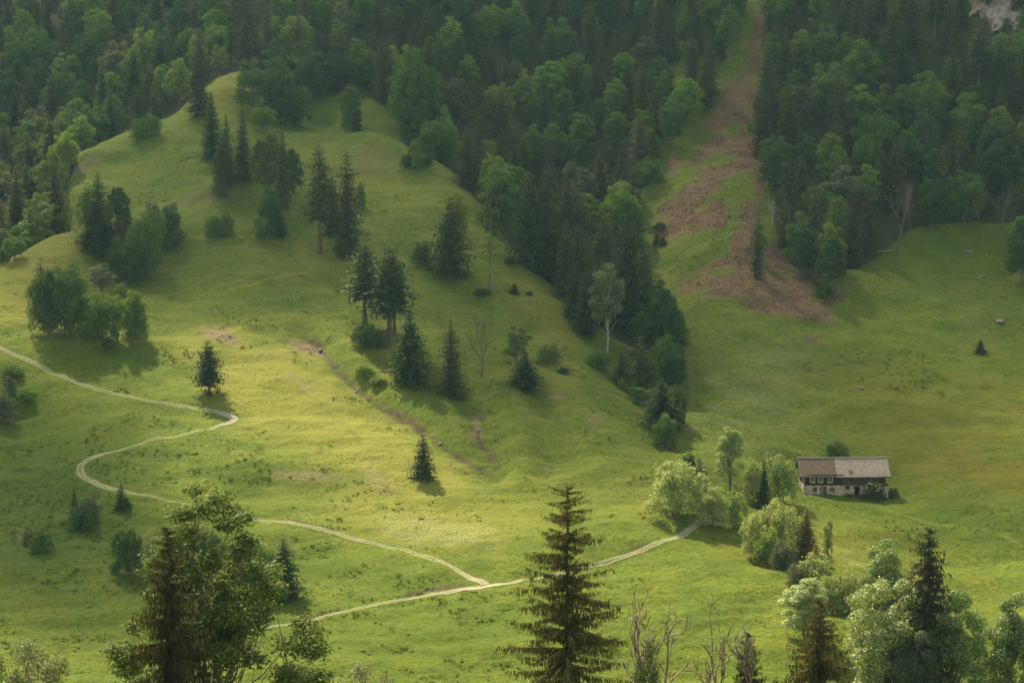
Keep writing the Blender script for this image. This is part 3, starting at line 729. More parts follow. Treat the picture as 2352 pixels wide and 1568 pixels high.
for (x, y, z, u, v) in FOREST:
    sp = fr.random() < p_spruce(u, v)
    vv = fr.random()
    if sp:
        k = fr.choices(SPN, [4, 4, 3, 4, 1.2, 1.5])[0]
        H = fr.uniform(15, 24) if k != 'thinSpruce' else fr.uniform(11, 16); Wd = H * fr.uniform(0.29, 0.40)
        c = (BROWN, DARK, OLIVE, BROWN)[fr.randrange(4)]
        word = {BROWN: 'brownish', DARK: 'dark green', OLIVE: 'olive green'}[c] + ' ' + ('thin' if k == 'thinSpruce' else 'tall' if H > 18.5 else 'short' if H < 15.5 else 'pointed') + ' spruce'
    else:
        k = fr.choices(BRN, [4, 4, 4, 3, 3, 2.2, 1.6])[0]
        H = fr.uniform(11.5, 19); Wd = H * fr.uniform(0.52, 0.8) * (0.7 if k in ('tallbroad0',) else 1)
        c = (GREEN, GREEN, LIGHT, DEEP, GREY)[fr.choices(range(5), [4, 3, 3.6, 2.4, 1.0])[0]]
        word = {GREEN: 'mid green', LIGHT: 'light green', DEEP: 'dusky green', GREY: 'greyish'}[c] + ' ' + ('slender' if k == 'tallbroad0' else 'airy' if k == 'sparsebroad' else 'broad' if Wd > 12 else 'round') + ' tree'
    tu, tv = project((x, y, z + H * 0.8))
    lb = f'{word} in the {where_words(u, v)}, {max(1, round(tu / 23.52))} percent across and {max(1, round(tv / 15.68))} percent down'
    n_ = len(lb.split())
    instance(k, (x, y, z - 0.1), H, Wd, jit(c, .2), NS if sp else BT, lb, 'spruce' if sp else 'tree', 'trees of the hillside forest')

print('forest kinds', sum(o.name.startswith(NS) for o in bpy.data.objects), sum(o.name.startswith(BT) for o in bpy.data.objects))
# ------------------------------------------------------------------ ground, tracks
def pl_world(pts): return np.array([hit(u, v) for u, v in pts])
def densify(P, step=0.8):
    P = np.asarray(P, float)
    # Catmull-Rom through the points, then even steps
    Q = np.concatenate([[2 * P[0] - P[1]], P, [2 * P[-1] - P[-2]]]); out = []
    for i in range(1, len(Q) - 2):
        t = np.linspace(0, 1, 24, endpoint=False)[:, None]
        a, b, c, d = Q[i - 1], Q[i], Q[i + 1], Q[i + 2]
        out.append(0.5 * (2 * b + (c - a) * t + (2 * a - 5 * b + 4 * c - d) * t ** 2 + (3 * b - a - 3 * c + d) * t ** 3))
    out = np.concatenate(out + [P[-1:]])
    s = np.concatenate([[0], np.cumsum(np.linalg.norm(np.diff(out[:, :2], axis=0), axis=1))])
    ss = np.arange(0, s[-1], step)
    return np.stack([np.interp(ss, s, out[:, k]) for k in range(out.shape[1])], 1)
# pixel coordinates of the terrain vertices, to lay the soil and grass kinds where they grow
_c = MY * CP - GZ * SP; _c = np.where(_c < 1, 1, _c)
UU = 1176 + F * MX / _c; VV = 784 - F * (MY * SP + GZ * CP) / _c
NB = fbm(MX / 9, MY / 6, 4, 21); NS_ = fbm(MX / 2.6, MY / 1.9, 3, 31); NL = fbm(MX / 40, MY / 30, 3, 41)
def ell(u, v, ru, rv, rot=0.0, soft=0.5, nz=0.5):
    c, s = math.cos(R(rot)), math.sin(R(rot)); du, dv = UU - u, VV - v
    d = np.sqrt(((du * c + dv * s) / ru) ** 2 + ((-du * s + dv * c) / rv) ** 2) + (NB - 0.5) * nz * 2 + (NS_ - 0.5) * nz
    return 1 - sstep(1 - soft, 1 + soft * 0.4, d)
def mx(*a):
    o = a[0]
    for b in a[1:]: o = np.maximum(o, b)
    return o
def line(pts, w, soft=0.6, wob=0.6):
    P = densify(pl_world(pts), 1.0); D = np.full(MX.shape, 99.0)
    x0, x1, y0, y1 = P[:, 0].min() - 6, P[:, 0].max() + 6, P[:, 1].min() - 6, P[:, 1].max() + 6
    i0, i1 = np.searchsorted(GX, [x0, x1]); j0, j1 = np.searchsorted(GY, [y0, y1])
    sx, sy = MX[i0:i1, j0:j1], MY[i0:i1, j0:j1]; d = np.full(sx.shape, 99.0)
    for p in P: d = np.minimum(d, np.hypot(sx - p[0], sy - p[1]))
    D[i0:i1, j0:j1] = d
    D = D + (NS_ - 0.5) * wob * 2
    return 1 - sstep(w * (1 - soft), w * (1 + soft), D)
SOIL_E = [(1740,100,17,120,6),(1718,200,34,56,-10),(1690,250,50,50,-30),(1690,330,30,40,0),(1745,60,16,80,4),(1732,150,24,60,8),(1700,215,46,40,-30),(1668,262,60,26,-35),(1715,300,34,44,0),(1640,332,64,18,-32),(1712,360,26,40,0),(1655,400,70,24,-35),(1600,440,80,34,-30),(1560,480,66,34,-25),(1565,520,70,30,-20),(1640,500,36,40,0),(1742,420,18,60,0),(1722,500,22,44,0),(1715,545,40,24,-15),(1750,600,110,44,-10),(1700,650,130,34,0),(1790,660,120,46,10),(1780,705,90,24,8),(1860,720,60,16,10),(1590,655,52,9,-4),(1868,650,70,40,-20),(1905,690,40,20,-30),(1868,780,24,5,8),(1545,385,14,30,30)]
soil = mx(*[ell(u, v, a, b, r, 0.55, 0.75) for u, v, a, b, r in SOIL_E])
soil = np.clip(soil * 1.25, 0, 1) * (0.7 + 0.3 * sstep(0.35, 0.5, NS_))
bare_s = mx(ell(520, 782, 48, 16, 28, .6, .9), ell(700, 798, 70, 14, 18, .6, 1), ell(1280, 912, 20, 7, 0), ell(1362, 962, 20, 26, 0, .7, .8) * .5, ell(1580, 985, 24, 8, 0) * .6, ell(720, 1095, 60, 14, 5, .7, 1) * .5, ell(690, 880, 60, 10, 30, .7, 1) * .5, ell(205, 375, 60, 12, -35, .6, .8) * .5, ell(1095, 985, 14, 30, 0, .5, .8), ell(60, 1225, 30, 14, 0, .6, .8) * .5, ell(860, 375, 60, 40, 20, .6, .7) * .35, ell(470, 455, 90, 16, -10, .6, .9) * .3, ell(2240, 740, 60, 10, 0, .7, .9) * .2, ell(860, 1100, 40, 24, 30, .6, 1) * .5)
GULLY = [[(700,775),(735,802),(770,850),(812,890),(852,922),(930,965),(1010,1020),(1060,1055),(1112,1088)],[(1095,975),(1102,1012),(1125,1045),(1142,1078)],[(1262,1062),(1268,1082),(1258,1096)],[(1536,1030),(1524,1010)],[(640,870),(700,905),(760,955),(830,1020),(880,1085)]]
gl = mx(line(GULLY[0], 0.6, .6, .8), line(GULLY[1], 0.4, .7, 1.0), line(GULLY[2], 0.3, .7, 1.0), line(GULLY[3], 0.9), 0.35 * line(GULLY[4], 0.4))
bank = mx(line([(640,1195),(700,1203),(760,1220)], 0.8), line([(930,1368),(1000,1354),(1075,1344)], 0.9), line([(690,1424),(790,1402)], 0.8), line([(250,1115),(330,1133)], 0.4) * .6, line([(1420,1276),(1500,1248)], .5) * .7, line([(1945,1380),(1952,1415)], .8), line([(860,1245), (960,1268)], .4) * .5)
foot = mx(line([(425,547),(520,551),(640,560),(720,578),(800,588)], 0.35), line([(520,668),(620,642),(720,620),(805,603)], 0.35), line([(905,590),(960,620),(1010,640)], .35), line([(1290,660), (1200,690), (1100,700)], .3) * .5, line([(2030,1170),(2200,1210),(2352,1260)], .5) * .6, line([(1560,1020),(1590,900),(1580,800)], .6) * .5)
dry = mx(ell(640, 900, 260, 120, 28, .7, .35), ell(880, 1040, 260, 90, 30, .7, .35), ell(960, 1180, 330, 90, 6, .8, .4) * .55, ell(760, 600, 260, 60, 8, .8, .6) * .35, ell(850, 400, 170, 60, 15, .8, .5) * .35, ell(520, 220, 60, 70, 0, .7, .4) * .5, ell(80, 590, 150, 50, -20, .7, .4) * .8, ell(30, 690, 120, 60, 0, .8, .5) * .7, ell(1350, 1130, 260, 70, 0, .8, .5) * .3, ell(1250, 850, 140, 80, 35, .8, .7) * .4, foot * .9)  # pale dry grass, spread wider to paint in the sunlit slope's yellow brightness
yel = mx(ell(2150, 950, 320, 110, 12, .9, .7) * .7, ell(2250, 1080, 260, 60, 5, .9, .7), ell(1900, 1260, 240, 90, 8, .9, .7) * .5, ell(1240, 720, 120, 60, 30, .9, .7) * .5, ell(2080, 1020, 200, 30, 5, .9, .8) * .6, ell(900, 810, 100, 60, 20, .9, .8) * .6)
lush = mx(ell(150, 1150, 330, 220, 0, .8, .4), ell(330, 830, 170, 40, 5, .8, .6) * .8, ell(620, 1120, 300, 60, 12, .8, .8) * .7, ell(760, 1300, 260, 60, 8, .8, .8) * .7, ell(800, 1450, 500, 90, 0, .8, .6) * .5, ell(600, 680, 200, 50, 0, .8, .6) * .5, ell(1600, 600, 120, 40, 0, .8, .5) * .9, ell(1660, 540, 90, 120, 0, .8, .6) * .6, ell(1620, 300, 60, 60, 0, .8, .5) * .6, ell(2150, 600, 240, 60, 0, .8, .5) * .7, ell(2050, 850, 260, 60, 10, .9, .8) * .5, ell(2250, 1200, 300, 60, 0, .9, .8) * .6, ell(780, 280, 120, 80, 0, .8, .4) * .7, ell(1750, 1130, 200, 50, 0, .8, .6) * .4)
flow = mx(ell(1010, 1225, 140, 34, 8, .8, .8), ell(1740, 920, 150, 90, 0, .9, .9) * .45, ell(1760, 830, 120, 40, 0, .9, .9) * .35, ell(1960, 1290, 70, 20, 20, .9, .9) * .5)
pts_f = np.stack([UU, MY / S], -1)
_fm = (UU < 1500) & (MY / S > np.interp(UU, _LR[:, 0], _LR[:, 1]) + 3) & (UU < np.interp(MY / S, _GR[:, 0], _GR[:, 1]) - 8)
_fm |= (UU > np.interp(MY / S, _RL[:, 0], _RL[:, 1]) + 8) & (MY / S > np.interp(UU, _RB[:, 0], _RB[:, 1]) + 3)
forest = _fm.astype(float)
GZ -= 0.35 * mx(line(GULLY[0], 0.7, .8, .3), line(GULLY[1], 0.6, .8, .3)) + 0.3 * line(GULLY[3], 1.2, .8, .3)
def put_attr(me, name, arrs):
    a = me.attributes.new(name, 'FLOAT_COLOR', 'POINT')
    d = np.stack([x.reshape(-1) for x in arrs], -1).astype(np.float32); a.data.foreach_set('color', d.ravel())
dsoil = np.maximum(gl, bank)
def grass_nodes(t, pos):
    """fine variation of the meadow shared by ground and track verges"""
    n1 = t.noise(pos, 0.9, 5, 0.7); n2 = t.noise(pos, 0.12, 4, 0.6); n3 = t.noise(pos, 3.6, 3, 0.75)
    g = t.ramp(n2, [(0.3, (0.064, 0.105, 0.010)), (0.5, (0.095, 0.130, 0.012)), (0.7, (0.130, 0.148, 0.017))])
    g = t.mix(t.math('MULTIPLY', t.ramp(n1, [(0.42, 0.0), (0.60, 1.0)]), 0.8), g, (0.038, 0.078, 0.009))
    g = t.mix(t.math('MULTIPLY', t.ramp(n3, [(0.5, 0.0), (0.66, 1.0)]), 0.6), g, (0.17, 0.175, 0.045))
    return g, n1, n2, n3
t = NT('meadow'); tc = t.n('TexCoord'); pos = tc.outputs['Object']
a1 = t.n('Attribute', attribute_name='cover'); s1 = t.n('SeparateColor'); t.l(a1.outputs['Color'], s1.inputs[0])
a2 = t.n('Attribute', attribute_name='cover_b'); s2 = t.n('SeparateColor'); t.l(a2.outputs['Color'], s2.inputs[0])
a3 = t.n('Attribute', attribute_name='cover_c'); s3 = t.n('SeparateColor'); t.l(a3.outputs['Color'], s3.inputs[0])
g, n1, n2, n3 = grass_nodes(t, pos)
nf = t.noise(pos, 5.5, 3, 0.8); nm = t.noise(pos, 0.45, 4, 0.65)
g = t.mix(t.math('MULTIPLY', s1.outputs[2], 0.8), g, t.ramp(n1, [(0.3, (0.034, 0.07, 0.008)), (0.7, (0.074, 0.115, 0.012))]))
g = t.mix(t.math('MULTIPLY', s2.outputs[0], 0.75), g, t.ramp(nm, [(0.35, (0.12, 0.112, 0.014)), (0.65, (0.155, 0.128, 0.02))]))
dry_sunf = t.math('MULTIPLY', s1.outputs[1], t.ramp(n1, [(0.25, 0.35), (0.6, 1.0)]))
g = t.mix(dry_sunf, g, t.ramp(nf, [(0.3, (0.150, 0.162, 0.024)), (0.7, (0.262, 0.240, 0.062))]))  # dry grass colour, brightened to paint in part of the sun patch
g = t.mix(t.math('MULTIPLY', s3.outputs[1], t.ramp(nf, [(0.52, 0.0), (0.66, 1.0)])), g, (0.42, 0.42, 0.3))
soilc = t.ramp(t.noise(pos, 1.4, 6, 0.75), [(0.25, (0.046, 0.032, 0.022)), (0.45, (0.112, 0.07, 0.045)), (0.6, (0.178, 0.108, 0.068)), (0.8, (0.27, 0.195, 0.138))])
g = t.mix(t.math('MULTIPLY', s1.outputs[0], t.ramp(t.noise(pos, 0.7, 5, 0.7), [(0.28, 0.55), (0.45, 1.0)])), g, soilc)
g = t.mix(t.math('MULTIPLY', s2.outputs[1], t.ramp(nf, [(0.35, 0.3), (0.55, 1.0)])), g, t.ramp(n1, [(0.3, (0.13, 0.09, 0.06)), (0.7, (0.24, 0.18, 0.125))]))
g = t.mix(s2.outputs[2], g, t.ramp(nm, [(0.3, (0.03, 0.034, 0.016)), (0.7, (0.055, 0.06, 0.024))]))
g = t.mix(t.math('MULTIPLY', s3.outputs[0], t.ramp(nf, [(0.3, 0.75), (0.55, 1.0)])), g, t.ramp(n3, [(0.3, (0.035, 0.024, 0.016)), (0.6, (0.09, 0.066, 0.045)), (0.8, (0.28, 0.24, 0.2))]))
b = t.n('BsdfPrincipled', i_Roughness=0.95); b.inputs['Specular IOR Level'].default_value = 0.08
t.l(g, b.inputs[0])
bp = t.n('Bump', i_Strength=1.0, i_Distance=0.5)
t.l(t.math('ADD', t.math('MULTIPLY', n1, 0.7), t.math('ADD', t.math('MULTIPLY', nf, 0.35), t.math('MULTIPLY', nm, 0.8))), bp.inputs['Height']); t.l(bp.outputs[0], b.inputs['Normal'])
t.l(b.outputs[0], t.out.inputs[0]); M_meadow = t.m
nx, ny = MX.shape
idx = np.arange(nx * ny).reshape(nx, ny)
Fq = np.stack([idx[:-1, :-1], idx[1:, :-1], idx[1:, 1:], idx[:-1, 1:]], -1).reshape(-1, 4)
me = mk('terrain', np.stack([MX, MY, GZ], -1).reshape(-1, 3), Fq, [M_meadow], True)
zero = np.zeros_like(GZ)
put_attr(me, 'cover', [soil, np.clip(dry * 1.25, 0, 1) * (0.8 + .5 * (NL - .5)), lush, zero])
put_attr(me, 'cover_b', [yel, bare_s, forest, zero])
put_attr(me, 'cover_c', [dsoil, flow, zero, zero])
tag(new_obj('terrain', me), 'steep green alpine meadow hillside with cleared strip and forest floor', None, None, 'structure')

# tracks : (u, v, half width m, grassiness of the middle strip)
t = NT('gravel_track'); tc = t.n('TexCoord'); pos = tc.outputs['Object']
uv = t.n('UVMap'); su = t.n('SeparateXYZ'); t.l(uv.outputs[0], su.inputs[0])
g, n1, n2, n3 = grass_nodes(t, pos)
nf = t.noise(pos, 6.0, 4, 0.8); nw = t.noise(pos, 1.1, 4, 0.7)
x = t.math('ADD', su.outputs[0], t.math('MULTIPLY', t.math('SUBTRACT', nw, 0.5), 0.9))
ax = t.math('ABSOLUTE', x)
edge = t.ramp(ax, [(0.5, 1.0), (0.8, 0.0)])
mid = t.ramp(ax, [(0.2, 1.0), (0.36, 0.0)])
gm = t.math('MULTIPLY', mid, su.outputs[1])
grav = t.math('MULTIPLY', edge, t.math('SUBTRACT', 1.0, gm))
grav = t.math('MULTIPLY', grav, t.math('SUBTRACT', 1.0, t.math('MULTIPLY', su.outputs[1], 0.38)))
grav = t.math('MULTIPLY', grav, t.ramp(t.noise(pos, 2.6, 3, 0.7), [(0.3, 0.15), (0.5, 1.0)]))
gc = t.ramp(nf, [(0.25, (0.15, 0.13, 0.10)), (0.5, (0.28, 0.25, 0.205)), (0.75, (0.45, 0.41, 0.35))])
b = t.n('BsdfPrincipled', i_Roughness=0.95); b.inputs['Specular IOR Level'].default_value = 0.1
t.l(t.mix(grav, g, gc), b.inputs[0]); bp = t.n('Bump', i_Strength=0.6, i_Distance=0.12); t.l(nf, bp.inputs['Height']); t.l(bp.outputs[0], b.inputs['Normal'])
t.l(b.outputs[0], t.out.inputs[0]); M_track = t.m
def track(rows, label):
    P = densify([list(hit(u, v)) + [w, gr] for u, v, w, gr in rows], 0.6)
    d = np.gradient(P[:, :2], axis=0); d /= np.linalg.norm(d, axis=1, keepdims=True) + 1e-9
    k = np.ones(9) / 9; d = np.stack([np.convolve(np.pad(d[:, i], 4, 'edge'), k, 'valid') for i in range(2)], 1)
    nr = np.stack([-d[:, 1], d[:, 0]], 1); xs = np.linspace(-1, 1, 11)
    X = P[:, None, 0] + nr[:, None, 0] * xs * P[:, None, 3]; Y = P[:, None, 1] + nr[:, None, 1] * xs * P[:, None, 3]
    # the bed is nearly level across, a little cut into the slope
    Z = ground(X, Y) + 0.10 - 0.06 * np.exp(-((np.abs(xs) - .45) / .16) ** 2)[None] - 0.14 * (np.abs(xs)[None] > .95)
    V = np.stack([X, Y, Z], -1).reshape(-1, 3); m = len(P); w = 11
    i = np.arange((m - 1))[:, None] * w + np.arange(w - 1)[None]
    Fc = np.stack([i, i + 1, i + w + 1, i + w], -1).reshape(-1, 4)
    me = mk('track', V, Fc, [M_track], True)
    ul = me.uv_layers.new(name='UVMap')
    U = np.stack([np.broadcast_to(xs, X.shape), np.broadcast_to(P[:, 4:5], X.shape)], -1).reshape(-1, 2)
    ul.data.foreach_set('uv', U[Fc.ravel()].astype(np.float32).ravel())
    tag(new_obj('path', me), label, None, None, 'structure')
track([(-60,770,0.85,.8),(0,800,0.85,.8),(60,828,0.85,.7),(120,858,0.85,.8),(180,882,0.85,.9),(260,906,0.79,1),(340,921,0.72,1),(420,934,0.72,1),(470,942,0.79,.9),(505,950,1.05,.3),(530,957,1.44,0),(538,964,1.51,0),(525,972,1.31,.1),(490,983,0.92,.7),(440,995,0.79,.9),(380,1008,0.79,.9),(300,1027,0.85,.9),(235,1044,0.98,.6),(196,1062,1.05,.7),(184,1080,1.05,.9),(196,1098,1.05,.8),(225,1113,0.98,.6),(260,1124,0.85,.7),(300,1133,0.79,.9),(360,1144,0.72,1),(440,1162,0.72,1),(560,1184,0.72,1),(640,1198,0.79,.9),(700,1208,0.79,.8),(770,1226,0.85,.8),(850,1246,0.85,.9),(930,1264,0.85,1),(1000,1287,0.92,.8),(1050,1310,1.05,.6),(1090,1332,1.31,.2),(1118,1345,1.18,.1)],
      'two rutted gravel farm track winding down the hillside in hairpins')
track([(380,1462,0.46,1),(470,1456,0.59,1),(560,1447,0.72,.9),(620,1440,0.72,.8),(680,1432,0.79,.7),(760,1412,0.79,.9),(850,1393,0.79,1),(950,1374,0.85,.8),(1040,1359,1.05,.3),(1085,1352,1.38,0),(1125,1346,1.25,0),(1180,1339,0.92,.3),(1240,1329,0.85,.6),(1300,1315,0.85,.8),(1400,1290,0.92,.8),(1480,1264,0.92,.8),(1550,1236,0.98,.5),(1590,1212,1.25,.2),(1615,1194,1.12,.1)],
      'gravel track crossing the valley floor to the pale bushes')
# ------------------------------------------------------------------ the old farmhouse
def simple_mat(name, stops, scale=4.0, rough=0.9, bump=0.3, dist=0.03, stretch=(1, 1, 1), detail=5):
    t = NT(name); tc = t.n('TexCoord'); mp = t.n('Mapping'); mp.inputs['Scale'].default_value = stretch
    t.l(tc.outputs['Object'], mp.inputs[0]); nz = t.noise(mp.outputs[0], scale, detail, 0.68)
    b = t.n('BsdfPrincipled', i_Roughness=rough); b.inputs['Specular IOR Level'].default_value = 0.2
    t.l(t.ramp(nz, stops), b.inputs[0])
    bp = t.n('Bump', i_Strength=bump, i_Distance=dist); t.l(nz, bp.inputs['Height']); t.l(bp.outputs[0], b.inputs['Normal'])
    t.l(b.outputs[0], t.out.inputs[0]); return t.m
def roof_mat(name, c1, c2, c3):
    t = NT(name); tc = t.n('TexCoord'); mp = t.n('Mapping'); t.l(tc.outputs['UV'], mp.inputs[0])
    br = t.n('TexBrick'); br.inputs['Scale'].default_value = 1.0; br.offset = 0.5
    br.inputs['Brick Width'].default_value = 0.36; br.inputs['Row Height'].default_value = 0.32; br.inputs['Mortar Size'].default_value = 0.035; br.inputs['Mortar Smooth'].default_value = 0.4
    br.inputs['Color1'].default_value = (*c1, 1); br.inputs['Color2'].default_value = (*c2, 1); br.inputs['Mortar'].default_value = (*c3, 1)
    t.l(mp.outputs[0], br.inputs['Vector'])
    nz = t.noise(mp.outputs[0], 1.2, 5, 0.7)
    b = t.n('BsdfPrincipled', i_Roughness=0.85); b.inputs['Specular IOR Level'].default_value = 0.25
    t.l(t.mix(0.7, br.outputs[0], t.ramp(nz, [(0.3, (0.6, 0.55, 0.52)), (0.7, (1.25, 1.2, 1.18))]), 'MULTIPLY'), b.inputs[0])
    bp = t.n('Bump', i_Strength=0.6, i_Distance=0.05); t.l(br.outputs['Fac'], bp.inputs['Height']); bp.invert = True; t.l(bp.outputs[0], b.inputs['Normal'])
    t.l(b.outputs[0], t.out.inputs[0]); return t.m
M_rooflft = roof_mat('brown_tiles', (0.115, 0.082, 0.063), (0.15, 0.11, 0.085), (0.06, 0.042, 0.035))
M_roofrgt = roof_mat('grey_tiles', (0.26, 0.23, 0.20), (0.33, 0.295, 0.26), (0.10, 0.085, 0.075))
M_board = simple_mat('weathered_boards', [(0.3, (0.016, 0.012, 0.009)), (0.7, (0.05, 0.036, 0.026))], 7, stretch=(2.0, 2.0, 0.3))
M_slat = simple_mat('grey_slats', [(0.3, (0.06, 0.046, 0.034)), (0.7, (0.17, 0.135, 0.10))], 5, stretch=(0.4, 1, 3))
M_plaster = simple_mat('stained_plaster', [(0.28, (0.10, 0.075, 0.055)), (0.42, (0.30, 0.245, 0.19)), (0.55, (0.43, 0.385, 0.32)), (0.8, (0.52, 0.475, 0.41))], 1.1, detail=7)
M_frame = simple_mat('cream_paint', [(0.3, (0.44, 0.41, 0.33)), (0.7, (0.58, 0.54, 0.45))], 6)
M_gdoor = simple_mat('grey_door_wood', [(0.3, (0.07, 0.068, 0.06)), (0.7, (0.14, 0.135, 0.12))], 5, stretch=(3, 1, .3))
M_rust = simple_mat('rusty_shutter', [(0.3, (0.12, 0.055, 0.03)), (0.7, (0.26, 0.13, 0.075))], 5)
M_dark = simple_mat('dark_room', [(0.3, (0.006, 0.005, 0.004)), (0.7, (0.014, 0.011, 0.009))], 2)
M_edge = simple_mat('ridge_mortar', [(0.3, (0.16, 0.125, 0.10)), (0.7, (0.32, 0.27, 0.22))], 5)
M_panel = simple_mat('pale_panel', [(0.3, (0.34, 0.33, 0.26)), (0.7, (0.42, 0.41, 0.33))], 3)
M_shut = simple_mat('green_shutter', [(0.3, (0.022, 0.04, 0.016)), (0.7, (0.045, 0.065, 0.028))], 5)
t = NT('window_glass'); b = t.n('BsdfPrincipled', i_Roughness=0.08); b.inputs['Base Color'].default_value = (0.05, 0.055, 0.045, 1); b.inputs['Specular IOR Level'].default_value = 0.6
t.l(b.outputs[0], t.out.inputs[0]); M_glass = t.m
def box(x0, x1, y0, y1, z0, z1):
    V = np.array([[x, y, z] for z in (z0, z1) for y in (y0, y1) for x in (x0, x1)], float)
    return V, np.array([[0, 2, 3, 1], [4, 5, 7, 6], [0, 1, 5, 4], [1, 3, 7, 5], [3, 2, 6, 7], [2, 0, 4, 6]])
def boxes(name, lst, mat, parent):
    V, Fl = join([box(*b) for b in lst]); return new_obj(name, mk(name, V, Fl, [mat]), parent)
YB = 543 * S
def bx_(u): return at_depth(u, 1100, YB)[0]
PXM = F / YB
ZT = at_depth(1900, 1114, YB)[2]                   # underside of the timber storey
ZE = at_depth(1900, 1089, YB)[2]                   # eaves
X0, X1 = bx_(1848), bx_(2034)
LEN = X1 - X0; HT = ZE - ZT; DEP = 8.4; OV = 0.55
B = bpy.data.objects.new('farmhouse', None); COL.objects.link(B); B.location = (X0, YB, ZT)
tag(B, 'old low farmhouse with brown and grey tiled roof on pale stone base', 'house')
def lx(u): return bx_(u) - X0
def lz(v): return at_depth(1900, v, YB)[2] - ZT
GB = -3.6                                          # the base runs into the ground
XS = lx(1936)                                      # where boards change to slats
# stone base with openings left free: built of piers between the openings
ops = [(lx(1868), lx(1876), lz(1128), lz(1120), 'w'), (lx(1885.5), lx(1898.5), GB, lz(1117.5), 'd'), (lx(1907), lx(1917), lz(1128), lz(1119.5), 'r'), (lx(1942.5), lx(1951.5), lz(1123), lz(1116), 'k'), (lx(1963.5), lx(1974.5), GB, lz(1117), 'o')]
piers = []; xs = 0.0
for a, b_, z0, z1, _ in ops:
    piers.append((xs, a, 0.0, 0.55, GB, -0.002)); piers.append((a, b_, 0.0, 0.55, z1, -0.002))
    if z0 > GB: piers.append((a, b_, 0.0, 0.55, GB, z0))
    xs = b_
piers.append((xs, LEN - 1.9, 0.0, 0.55, GB, -0.002))
piers += [(0, 0.55, 0.55, DEP, GB, -0.002), (LEN - 2.4, LEN - 1.9, 0.55, DEP, GB, -0.002), (0.55, LEN - 2.4, DEP - .5, DEP, GB, -.002)]
base = boxes('stone_base', piers, M_plaster, B)
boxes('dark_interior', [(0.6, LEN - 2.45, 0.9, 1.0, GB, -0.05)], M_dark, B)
for y_ in (-0.25, 5.5): boxes('corner_pillar', [(lx(2030), lx(2040.5), y_, y_ + 1.0, GB, -0.08)], M_plaster, B)
# timber storey: boarded left half with vertical cover strips, slatted right half
LB = [(0.0, XS, -0.06, 0.12, 0.0, HT)] + [(x, x + 0.05, -0.095, -0.058, 0.02, HT - 0.02) for x in np.arange(0.1, XS - 0.1, 0.24)]
boxes('board_wall', LB, M_board, B)
sl = []
for k in range(9):
    z = 0.16 + k * (HT - 0.3) / 8.6; sl.append((XS + 0.12, LEN - 1.7, -0.1, -0.04, z, z + 0.11))
for x in np.linspace(XS + 0.06, LEN - 1.7, 7): sl.append((x - 0.06, x + 0.06, -0.13, -0.1, 0.0, HT))
sl.append((XS, LEN, -0.12, 0.05, -0.13, 0.1))
boxes('slat_wall', sl, M_slat, B)
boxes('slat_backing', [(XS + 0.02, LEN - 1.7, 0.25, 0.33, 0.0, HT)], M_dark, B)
boxes('end_boards', [(LEN - 1.68, LEN, -0.05, 0.1, 0.12, HT)] + [(x, x + .05, -.09, -.048, .14, HT - .03) for x in np.arange(LEN - 1.6, LEN - .1, .22)], M_board, B)
# flared skirt of old boards over the pillar
V = np.array([[LEN - 1.55, -0.12, 0.7], [LEN + 0.05, -0.12, 0.75], [LEN + 0.75, -0.75, -0.03], [LEN - 1.6, -0.75, 0.0], [LEN - 1.55, -0.06, 0.7], [LEN + 0.05, -0.06, 0.75], [LEN + 0.75, -0.67, -0.09], [LEN - 1.6, -0.67, -0.06]])
new_obj('flared_skirt', mk('flared_skirt', V, np.array([[0, 3, 2, 1], [4, 5, 6, 7], [0, 1, 5, 4], [1, 2, 6, 5], [2, 3, 7, 6], [3, 0, 4, 7]]), [simple_mat('brown_skirt', [(0.3, (0.03, 0.018, 0.012)), (0.7, (0.085, 0.05, 0.035))], 5)]), B)
# gable and back walls
RZ = HT + (DEP / 2) * 0.70
for x0, x1 in ((0.0, 0.12), (LEN - 0.12, LEN)):
    V = np.array([[x, y, z] for x in (x0, x1) for y, z in ((0.13, 0.0), (DEP, 0.0), (DEP, HT), (DEP / 2, RZ - 0.1), (0.13, HT))])
    Fq_ = [np.array([[0, 1, 6, 5], [1, 2, 7, 6], [2, 3, 8, 7], [3, 4, 9, 8], [4, 0, 5, 9]])]
    mm_ = mk('gable_wall', V, Fq_, [M_board]); 
    bm_f = [[0, 4, 3, 2, 1], [5, 6, 7, 8, 9]]
    mm_.clear_geometry(); mm_.from_pydata([tuple(v) for v in V], [], [list(map(int, f)) for f in Fq_[0]] + bm_f); mm_.materials.clear(); mm_.materials.append(M_board)
    new_obj('gable_wall', mm_, B)
boxes('back_wall', [(0.12, LEN - 0.12, DEP - 0.15, DEP - 0.02, 0, HT)], M_board, B)
